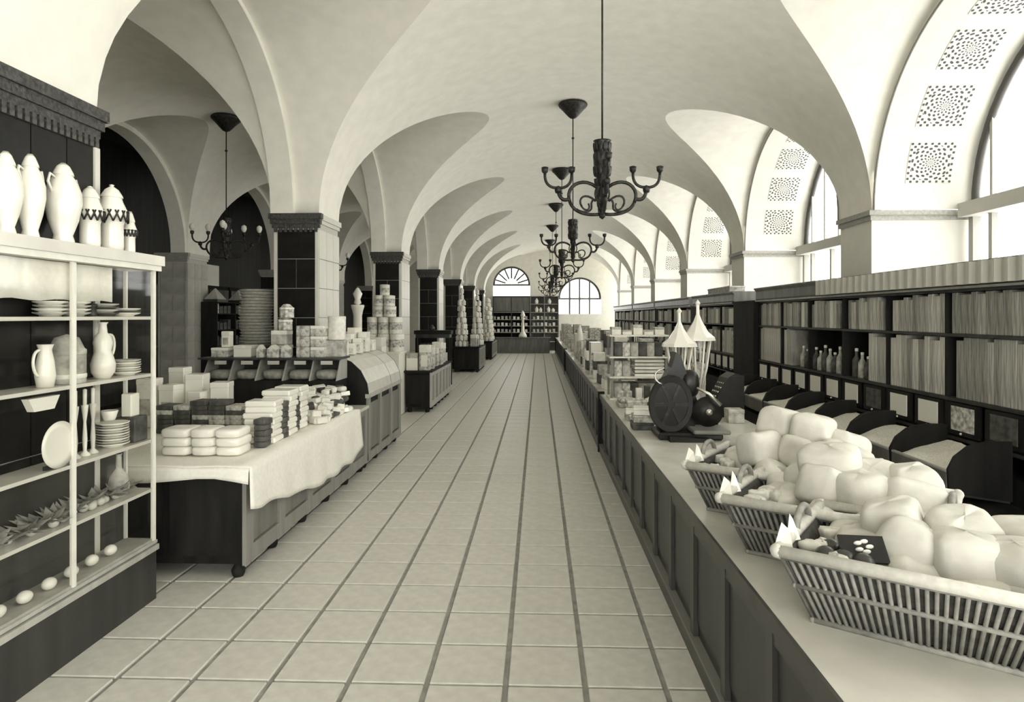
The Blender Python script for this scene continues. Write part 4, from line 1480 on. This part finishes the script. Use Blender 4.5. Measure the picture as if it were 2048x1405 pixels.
BROT = math.radians(-34.5)
BK = [('nearest wicker basket heaped with cream parcels, right foreground', .985, 2.36), ('middle wicker basket heaped with cream parcels', .97, 3.03), ('farthest of the three wicker baskets, beside the slicing machine', .96, 3.69)]
RP = random.Random(21)
PM = [MB().pillow(.27, .22, .18, .55, 26, 15, .045, s).mesh('parcel') for s in range(4)] + [MB().pillow(.23, .21, .19, .48, 26, 15, .05, 9 + s).mesh('parcel') for s in range(3)]
for bi, (lab, x, y) in enumerate(BK):
    basket(lab, x, y, BROT)
    M = Matrix.Translation((x, y, CT)) @ Matrix.Rotation(BROT, 4, 'Z')
    grid = []
    # bed layer fills the basket, then the mound; the nearer heaps are flatter
    zb, zu = [(.06, .17), (.08, .2), (.1, .24)][bi]
    for r_, yy in enumerate((.11, .3, .47)):
        for c_, xx in enumerate((.1, .29, .48, .64)):
            grid.append((xx, min(yy, .42), zb + .015 * r_, 'rim', r_, c_))
    for r_, yy in enumerate((.2, .4)):
        for c_, xx in enumerate((.24, .43, .6)):
            grid.append((xx, yy, zu + .02 * r_, 'second', r_, c_))
    hi = [[], [(.3, .34)], [(.28, .38), (.46, .34)]][bi]
    for c_, (xx, yy) in enumerate(hi):
        grid.append((xx, yy, [0, .3, .36][bi], 'crowning', 0, c_))
    for (xx, yy, zz, tr, r_, c_) in grid:
        if tr == 'rim' and r_ == 0 and c_ == 0:
            continue                     # small things fill this corner
        p = M @ Vector((xx + RP.uniform(-.02, .02), yy + RP.uniform(-.02, .02), zz))
        o = obj('paper_parcel', PM[RP.randrange(7)], PARCEL, None, p, (RP.uniform(-.35, .35), RP.uniform(-.35, .35), RP.uniform(0, 6.2)))
        rowname = ['front', 'middle', 'back'][r_]
        b = ['nearest', 'middle', 'farthest'][bi]
        if tr == 'crowning':
            L_ = 'cream parcel crowning the heap in the %s basket%s' % (b, '' if bi == 1 else [', left of two', ', right of two'][c_])
        else:
            L_ = 'cream parcel in the %s basket, %s layer, %s row, %s' % (b, 'rim' if tr == 'rim' else 'upper', rowname, ORD[c_])
        tag(o, L_, 'parcel', 'cream parcels in the %s basket' % b)
    # small loose things in the left corner
    if bi == 0:
        for q in range(5):
            p = M @ Vector((.03 + .06 * (q % 3), .02 + .09 * (q // 3), .2))
            f_ = tag(MB().pillow(.075, .075, .07, 1, 12, 8).build('dark_fruit', FRUIT_D, None, p), 'dark round fruit in the left corner of the nearest basket', 'fruit', 'dark fruit in the nearest basket')
        p = M @ Vector((.16, .03, .235))
        tg = empty('dark_tag', 'tilted dark card with a pale flower in the nearest basket', 'card', p, BROT + .5)
        MB().box(-.075, .075, -.005, .005, 0, .1, Matrix.Rotation(-.8, 4, 'X')).build('card', IRON, tg)
        for q in range(5):
            MB().pillow(.028, .028, .012, 1, 10, 6, 0, 0, Matrix.Rotation(-.8, 4, 'X') @ Matrix.Translation((.02 * math.cos(q * 1.256), -.008, .05 + .02 * math.sin(q * 1.256)))).build('petal', CHINA, tg)
    for q in range(7):
        p = M @ Vector((.0 + RP.uniform(-.04, .1), RP.uniform(-.03, .3), .21))
        s_ = empty('leaf_sprig', 'small pale crumpled wrapper at the left end of the %s basket' % ['nearest', 'middle', 'farthest'][bi], 'wrapper', p, RP.uniform(0, 6), 'crumpled wrappers in the %s basket' % ['nearest', 'middle', 'farthest'][bi])
        s_.name = 'crumpled_wrapper'
        MB().pillow(.09, .06, .05, .7, 14, 8, .22, q + bi * 7).build('paper', PARCEL, s_)
    for q in range(2):                    # twisted paper ears poking over the rim corner
        p = M @ Vector((-.09, -.07 + q * .14, .25))
        tag(MB().add([(-.035, 0, 0), (.035, 0, .0), (.01, .03, .0), (-.01, .01, .1), (.015, .02, .075)], [(0, 1, 4, 3), (1, 2, 4), (2, 0, 3, 4), (0, 2, 1)]).build('paper_twist', CHINA, None, p, (0, 0, BROT + q)), '%s white twist of paper at the rim corner of the %s basket' % (['near', 'far'][q], ['nearest', 'middle', 'farthest'][bi]), 'paper')

# ================================================================== SLICING MACHINE
sm = empty('slicing_machine', 'large black slicing machine on the service counter behind the baskets', 'machine', (1.3, 5.95, CT))
MB().cbox(.03, 0, 0, .56, .42, .06, .015).build('base_plate', IRON, sm)
FW = Matrix.Translation((-.12, -.08, .3)) @ Matrix.Scale(1.3, 4, (0, 0, 1)) @ Matrix.Rotation(PI / 2, 4, 'X')
fwh = MB().lathe([(.15, -.02), (.19, -.025), (.2, 0), (.19, .025), (.15, .02), (.15, -.02)], 32, FW, False, False).build('flywheel', IRON, sm)
MB().lathe([(0, -.012), (.152, -.012), (.152, .012), (0, .012)], 32, FW, False).build('flywheel_web', IRON, fwh)
for q in range(6):
    MB().box(.03, .16, -.012, .012, -.02, .02, FW @ Matrix.Rotation(q * PI / 3, 4, 'Z')).build('spoke', BRONZE, fwh)
MB().prism([(-.2, .04), (.1, .04), (.14, .3), (.05, .52), (-.02, .74), (-.06, .76), (-.1, .62), (-.2, .45), (-.26, .25)], -.02, .16, 'y').build('body', IRON, sm)
MB().pillow(.17, .16, .26, .8, 16, 10, 0, 0, Matrix.Translation((.07, .03, .34))).build('motor_housing', IRON, sm)
MB().lathe([(0, 0), (.13, 0), (.135, .008), (.135, .02), (0, .03)], 28, Matrix.Translation((.2, -.1, .24)) @ Matrix.Rotation(PI / 2, 4, 'X')).build('blade', IRON, sm)
MB().lathe([(0, 0), (.03, 0), (.03, .03), (0, .035)], 14, Matrix.Translation((.2, -.13, .24)) @ Matrix.Rotation(PI / 2, 4, 'X')).build('blade_hub', STEEL, sm)
MB().tube([(.1, -.12, .45), (.2, -.14, .4), (.3, -.15, .3)], [.012, .014, .02], 8).build('crank_handle', STEEL, sm)
MB().cbox(.2, -.1, .06, .32, .34, .035, .01).build('tray', mat('grey_tray', .18, .4), sm)
MB().cbox(.2, .16, .06, .3, .12, .13, .01).build('carriage', IRON, sm)
MB().tube(bez((-.2, -.1, .48), (-.28, -.1, .5), (-.3, -.1, .6), (-.18, -.1, .62)), .008, 7).build('guard_wire', STEEL, sm)
MB().prism([(-.17, .0), (.17, .0), (.17, .03), (-.17, .045)], -.3, -.22, 'y').build('front_lip', IRON, sm)

# ================================================================== PAIR OF PAGODA-TOPPED STANDS
for i, (x, y, s) in enumerate(((1.55, 7.25, 1.0), (1.8, 7.45, 1.08))):
    g = empty('pagoda_stand', ['left', 'right'][i] + ' pale pagoda-topped sweet stand behind the slicing machine', 'stand', (x, y, CT), .3)
    MB().lathe([(0, 0), (.12, 0), (.12, .03), (.03, .08), (.025, .2), (.06, .25)], 18).build('foot', MARBLE, g)
    MB().lathe([(.03, .2), (.06, .3), (.1, .5), (.13, .68), (.14, .76 * s)], 8, None, False, False).build('glass_body', GLASS, g)
    for k in range(8):
        a = 2 * PI * k / 8
        MB().tube([(.035 * math.cos(a), .035 * math.sin(a), .22), (.1 * math.cos(a), .1 * math.sin(a), .5), (.145 * math.cos(a), .145 * math.sin(a), .77 * s)], .012, 6).build('rib', CHINA, g)
    MB().lathe([(0, .23), (.03, .23), (.085, .48), (.08, .55), (0, .57)], 14).build('contents', PAPER_M, g)
    MB().lathe([(.2, .75 * s), (.19, .785 * s), (.12, .84 * s), (.05, .95 * s), (.02, 1.02 * s), (.018, 1.12 * s), (.03, 1.14 * s), (0, 1.18 * s)], 8, None, False).build('pagoda_roof', CHINA, g)

# ================================================================== CASH REGISTER
cr = empty('cash_register', 'black cash register at the back of the service counter', 'register', (2.0, 7.2, CT), .1)
MB().prism([(-.15, 0), (.2, 0), (.2, .44), (.1, .47), (.02, .42), (-.1, .2), (-.15, .15)], -.12, .12, 'y').build('body', IRON, cr)
MB().box(-.155, .2, -.125, .125, 0, .09).build('drawer', BLACKWOOD, cr)
MB().box(.06, .19, -.126, .126, .34, .44).build('indicator_window', IRON, cr)
for i in range(4):
    for j in range(4):
        MB().lathe([(0, 0), (.01, 0), (.01, .02), (0, .022)], 8, Matrix.Translation((-.1 + .03 * i, -.075 + .05 * j, .21 + .045 * i))).build('key', STEEL, cr)
bxg = lidbox('wrapped_bag', 'pale upright paper bag beside the cash register', 'bag', 1.85, 7.75, CT, .18, .2, .4, PARCEL, PARCEL)
lidbox('grey_crate', 'grey box in front of the cash register', 'box', 2.0, 6.75, CT, .16, .16, .14, PAPER_G)

# ================================================================== GOODS ALONG THE SERVICE COUNTER
RG = random.Random(9)
# low trays and jars near the post
tr = empty('wire_tray', 'flat grey tray with lid near the counter post', 'tray', (1.06, 7.9, CT))
MB().cbox(0, 0, 0, .22, .3, .05, .01).build('tray', PAPER_G, tr)
MB().cbox(0, 0, .05, .2, .28, .05, .02).build('lid', PAPER_M, tr)
for i in range(3):
    lidbox('flat_tin', '%s flat tin of the low stack beside the slicing machine' % level(i, 3), 'tin', 1.0 + .01 * i, 6.35, CT + i * .07, .2, .22, .066, [PAPER_D, PAPER_M, CHINA][i], None, RG.uniform(-.2, .2), 'flat tins beside the slicing machine')
for i in range(3):
    lidbox('flat_tin', '%s flat tin of the second stack beside the slicing machine' % level(i, 3), 'tin', 1.02, 6.85 + .01 * i, CT + i * .07, .2, .2, .066, [PAPER_M, CHINA, PAPER_M][i], None, RG.uniform(-.2, .2), 'second stack of flat tins')
for i in range(3):
    j_ = empty('glass_jar', '%s squat jar with pale lid behind the flat tins' % ['left', 'middle', 'right'][i], 'jar', (1.12 + i * .13, 7.35 + .08 * i, CT), 0, 'squat jars behind the flat tins')
    MB().lathe([(0, 0), (.05, 0), (.055, .02), (.055, .1), (.045, .125)], 14).build('body', PAPER_D, j_)
    MB().lathe([(.05, .12), (.05, .15), (.02, .16), (.0, .175)], 14, None, True, False).build('lid', CHINA, j_)
# two-tier display rack
rk = empty('display_rack', 'pale two-tier display rack of packets on the counter near the post', 'rack', (1.3, 8.7, CT))
for x in (-.35, .35):
    for y in (-.2, .2):
        MB().box(x - .015, x + .015, y - .015, y + .015, 0, .84).build('upright', GWOOD, rk)
for z in (.02, .3, .56, .84):
    MB().box(-.38, .38, -.23, .23, z - .02, z).build('tier', PAPER, rk)
for j, z in enumerate((.02, .3, .56)):
    for i in range(6):
        if j == 1 and i > 1:
            continue
        o = tag(MB().cbox(0, 0, 0, .1, .3, [.19, .2, .18][j], .004).build('packet', PAPER_M, None, (1.04 + i * .105, 8.7, CT + z)), '%s packet on the %s tier of the display rack' % (ORD[i], ['bottom', 'middle', 'top'][j]), 'packet', 'packets on the %s tier of the display rack' % ['bottom', 'middle', 'top'][j])
        setmat(o, RG.choice([PAPER_M, PAPER_D, PAPER_G]))
for i in range(5):
    tag(MB().cbox(0, 0, 0, .38, .34, .035, .004).build('flat_packet', CHINA if i % 2 == 0 else PAPER, None, (1.44, 8.69, CT + .3 + i * .046)), '%s wide white packet lying on the middle tier of the rack' % level(i, 5), 'packet', 'wide white packets on the rack')
for i in range(5):
    lidbox('rack_top_box', '%s pale box on top of the display rack' % ORD[i], 'box', 1.02 + i * .14, 8.7, CT + .84, .12, .25, [.1, .06, .13, .06, .1][i], PAPER, PAPER_G, 0, 'pale boxes on top of the display rack')
# small upright goods before the rack
for i in range(7):
    o = tag(MB().cbox(0, 0, 0, .07, .09, .14 + .09 * RG.random(), .004).build('packet', PAPER, None, (1.02 + i * .115, 8.2 + .06 * (i % 2), CT)), '%s upright packet standing in front of the display rack' % ORD[i], 'packet', 'upright packets before the display rack')
    setmat(o, RG.choice([PAPER, PAPER_M, CHINA, PAPER_D]))
# farther goods: rows of upright packs and tall cartons
kk = 0
for s in range(9):
    y = 9.75 + s * .85
    for i in range(3):
        x = 1.06 + i * .27
        h = RG.choice([.3, .45, .6, .75, .5])
        n = 3 if h > .4 else 2
        for q in range(n):
            o = tag(MB().cbox(0, 0, 0, .2, .3, h / n - .002, .005).build('stacked_box', PAPER_M, None, (x, y + RG.uniform(-.05, .05), CT + q * h / n), (0, 0, RG.uniform(-.08, .08))), '%s box in the %s stack of the %s row beyond the post' % (level(q, n), ['aisle side', 'middle', 'inner'][i], NTH[s]), 'box', 'stacked boxes beyond the counter post')
            setmat(o, RG.choice([PAPER_M, PAPER_G, PAPER, CHINA, PAPER_D, PAPER_M]))
for s in range(7):
    y = 18.2 + s * 2.0
    for i in range(2):
        lidbox('far_box', 'box in the %s group along the far counter, %s side' % (NTH[s], ['aisle', 'inner'][i]), 'box', 1.15 + i * .4, y, CT, .3, .7, RG.choice([.4, .6, .75]), RG.choice([PAPER_M, PAPER_G, PAPER]), None, 0, 'boxes along the far counter')
for i, (x, y, h) in enumerate(((1.1, 17.4, .85), (1.0, 12.1, .0))):
    if h:
        tag(MB().lathe([(0, 0), (.13, 0), (.12, .3), (.08, h * .7), (.02, h), (0, h)], 16).build('sugar_cone', CHINA, None, (x, y, CT)), 'tall white sugar cone on the counter beyond the post', 'cone')

# ================================================================== RIGHT WALL SHELVING
SX = 3.7
SB = 4.07


def shelf_unit(y0, y1, label, div=.98, cornice=True):
    r = empty('wall_shelf', label, 'shelf', (SX, (y0 + y1) / 2, 0))
    hy = (y1 - y0) / 2
    D = SB - SX
    MB().box(D - .02, D, -hy, hy, 0, 2.14).build('back', BLACKWOOD, r)
    MB().box(.02, D, -hy, hy, 0, .62).build('base_cabinet', BLACKWOOD, r)
    for z, t in ((.83, .03), (1.17, .03), (1.74, .025), (2.14, .03)):
        MB().box(-.01, D, -hy, hy, z - t, z).build('shelf_board', DWOOD, r)
    n = max(1, round(2 * hy / div))
    for i in range(n + 1):
        y = min(max(-hy + i * 2 * hy / n, -hy + .02), hy - .02)
        MB().box(0, D, y - .018, y + .018, .62, 2.14).build('upright', BLACKWOOD, r)
    if cornice:
        MB().prism([(.0, 2.14), (-.03, 2.14), (-.05, 2.18), (-.045, 2.3), (-.08, 2.34), (-.08, 2.36), (D, 2.36), (D, 2.14)], -hy - .02, hy + .02, 'y').build('cornice', MWOOD, r)
        MB().box(-.06, -.035, -hy - .02, hy + .02, 2.135, 2.155).build('cornice_bead', LWOOD, r)
    # drawers with pale fronts
    nd = round(2 * hy / .49)
    p = 2 * hy / nd
    md = MB().box(0, .02, .03, p - .03, .85, 1.13).mesh()
    ml = MB().box(0, .012, p * .2, p * .8, .89, 1.1).mesh()
    mk = MB().lathe([(0, 0), (.012, .0), (.014, .02), (0, .03)], 8, Matrix.Rotation(-PI / 2, 4, 'Y')).mesh()
    for i in range(nd):
        d_ = obj('drawer', md, BLACKWOOD, r, (-.012, -hy + i * p, 0))
        pale = i != nd - 8 and i > nd - 11
        o = obj('drawer_window', ml, CHINA, d_, (-.008, 0, 0))
        setmat(o, CHINA if pale else PAPER_M if i % 2 else PAPER_D)
        obj('knob', mk, STEEL, d_, (-.002, p / 2, .87))
    return r


U1 = shelf_unit(4.05, 11.1, 'dark wall shelving with pale drawer fronts nearest on the right')
# pleated valance on the near stretch of the cornice
pv = MB()
ys = [4.05 + i * (8.55 - 4.05) / 120 for i in range(121)]
vs = []
for i, y in enumerate(ys):
    x = SX - .1 - .03 * (i % 4 < 2)
    vs += [(x, y, 2.165), (x, y, 2.35), (x + .012, y, 2.35), (x + .012, y, 2.165)]
fs = []
for i in range(120):
    a = i * 4
    for q in range(4):
        fs.append((a + q, a + 4 + q, a + 4 + (q + 1) % 4, a + (q + 1) % 4))
fs += [(0, 1, 2, 3), (483, 482, 481, 480)]
pv.add(vs, fs)
tag(pv.build('pleated_valance', mat('valance_cloth', .5, .9)), 'pale pleated valance along the top of the near wall shelving', 'valance')

# end panel and second unit
ep = empty('partition', 'tall black partition between the first two wall shelving units', 'partition', (3.66, 11.75, 0))
MB().box(-.03, .42, -.6, .55, 0, 2.13).build('panel', BLACKWOOD, ep)
MB().box(-.05, .42, -.62, .57, 2.13, 2.16).build('cap', BLACKWOOD, ep)
shelf_unit(12.35, 15.6, 'second wall shelving unit beyond the black partition', 1.1)
shelf_unit(16.0, 20.6, 'third wall shelving unit on the right', 1.2)
shelf_unit(20.9, 25.4, 'fourth wall shelving unit on the right', 1.2)
shelf_unit(25.7, 31.8, 'farthest wall shelving unit on the right', 1.3)
lidbox('long_box', 'long flat box lying on top of the second shelving unit', 'box', 3.85, 13.6, 2.362, .3, 1.6, .12, PAPER_G)

# upright packages on the shelves of the first unit
PKM = {}


def pk(w, h):
    k = (round(w, 3), round(h, 3))
    if k not in PKM:
        PKM[k] = MB().cbox(0, 0, 0, .24, w - .004, h, .004).mesh('shelf_packet')
    return PKM[k]


def pack_row(y0, y1, z, hs, where, ws, mats, skip, xo=.13):
    y, i = y0, 0
    while y < y1 - min(ws):
        w = RG.choice(ws)
        if y + w > y1:
            break
        ym = y + w / 2
        y += w
        if skip(ym, w):
            continue
        o = obj('shelf_packet', pk(w, RG.choice(hs)), PAPER_G, None, (SX + xo, ym, z))
        setmat(o, RG.choice(mats))
        tag(o, '%s upright packet from the near end, %s' % (NTH[i] if i < 20 else str(i + 1) + 'th', where), 'packet', 'packets on the ' + where)
        i += 1


def near_up(ups):
    return lambda y, w: any(abs(y - u) < w / 2 + .022 for u in ups)


u1 = [4.05 + i * 7.05 / 7 for i in range(8)]
MG = [mat('packet_grey_a', .26, .7, .45, 9, stretch=(1, 6, .35)), mat('packet_grey_b', .38, .7, .4, 9, stretch=(1, 6, .35)), mat('packet_grey_c', .52, .7, .35, 9, stretch=(1, 6, .35))]
pack_row(4.1, 6.0, 1.741, (.345, .365), 'upper shelf, near end', (.08, .1), MG[:2], near_up(u1))
pack_row(6.1, 8.0, 1.741, (.32, .345, .365), 'upper shelf, left of the pale pier', (.08, .1), MG, near_up(u1))
pack_row(8.1, 9.4, 1.741, (.31, .35, .36), 'upper shelf, middle', (.08, .1), MG + [PAPER], near_up(u1))
pack_row(9.5, 11.05, 1.741, (.34, .36), 'upper shelf, far end', (.07, .09), MG, near_up(u1))
pack_row(4.1, 6.0, 1.171, (.51, .54), 'lower shelf, near end', (.08, .1), MG[:2], near_up(u1))
pack_row(6.1, 7.5, 1.171, (.5, .535), 'lower shelf, beside the bottle niche', (.08, .1), MG, near_up(u1))
pack_row(9.7, 11.05, 1.171, (.52, .54), 'lower shelf, far end', (.08, .1), MG[1:], near_up(u1))
kb = 0
for i in range(14):
    y = 7.62 + i * .14
    if any(abs(y - u) < .06 for u in u1):
        continue
    b = empty('bottle', 'small bottle in the dark niche of the lower shelf, %s from the near side' % NTH[kb], 'bottle', (SX + .08, y, 1.171), 0, 'bottles in the dark niche')
    kb += 1
    h = .26 + .04 * (i % 3)
    MB().lathe([(0, 0), (.045, 0), (.048, .02), (.046, h * .6), (.018, h * .75), (.016, h * .95), (0, h * .95)], 12).build('body', PAPER_G if i % 2 else PAPER_D, b)
    MB().lathe([(.019, h * .9), (.02, h), (0, h + .005)], 10, None, True, False).build('cap', CHINA, b)
for (a, b_, nm, dv) in ((12.35, 15.6, 'second unit', 3), (16.0, 20.6, 'third unit', 4), (20.9, 25.4, 'fourth unit', 4), (25.7, 31.8, 'farthest unit', 5)):
    ups = [a + i * (b_ - a) / dv for i in range(dv + 1)]
    ww = (.14, .17) if a < 13 else (.24, .3)
    pack_row(a + .05, b_ - .05, 1.741, (.3, .34), 'upper shelf of the ' + nm, ww, MG + [PAPER, PAPER_M], near_up(ups))
    pack_row(a + .05, b_ - .05, 1.171, (.44, .5), 'lower shelf of the ' + nm, ww, MG + [PAPER_M], near_up(ups))

# ---- tilting grain bins along the foot of the first unit
for i in range(7):
    y0 = 5.2 + i * .84
    b = empty('grain_bin', ['nearest', 'second', 'third', 'fourth', 'fifth', 'sixth', 'farthest'][i] + ' open grain bin with dark curved ends below the drawers', 'bin', (3.2, y0 + .42, 0), 0, 'grain bins along the wall shelving')
    prof = [(.48, .45), (.0, .52), (.0, .68), (.06, .78), (.16, .86), (.3, .9), (.48, .9)]
    arc = [(.0, .52), (-.01, .7), (.04, .8), (.14, .88), (.28, .92), (.48, .92), (.48, .45)]
    for s in (-1, 1):
        MB().prism(arc, s * .405 - .012, s * .405 + .012, 'y').build('curved_end', BLACKWOOD, b)
    MB().box(-.012, .012, -.393, .393, .52, .68).build('front_board', MWOOD, b)
    MB().box(-.014, .016, -.393, .393, .675, .69).build('front_lip', LWOOD, b)
    MB().prism([(0, .5), (.48, .43), (.48, .46), (0, .53)], -.39, .39, 'y').build('floor_board', DWOOD, b)
    vs = []
    for a in range(9):
        for c in range(13):
            x, y = .015 + .46 * a / 8, -.39 + .78 * c / 12
            vs.append((x, y, .655 + .13 * a / 8 + .02 * math.sin(c * .8 + i) * math.sin(a * .7 + 1) + RG.uniform(-.004, .004)))
    gr = MB()
    gr.add(vs, [(a * 13 + c, a * 13 + 13 + c, a * 13 + 14 + c, a * 13 + c + 1) for a in range(8) for c in range(12)], True)
    go = gr.build('grain', GRAIN, b)
    go['kind'] = 'stuff'
    sc_ = MB()
    sc_.box(.15, .4, -.2 + .05 * i % .2, -.1 + .05 * i % .2, .75, .78)
bb = tag(MB().box(0, .44, 0, 7.0, 0, .43).build('bin_plinth', BLACKWOOD, None, (3.24, 4.08, 0)), 'long black plinth under the grain bins', 'plinth')
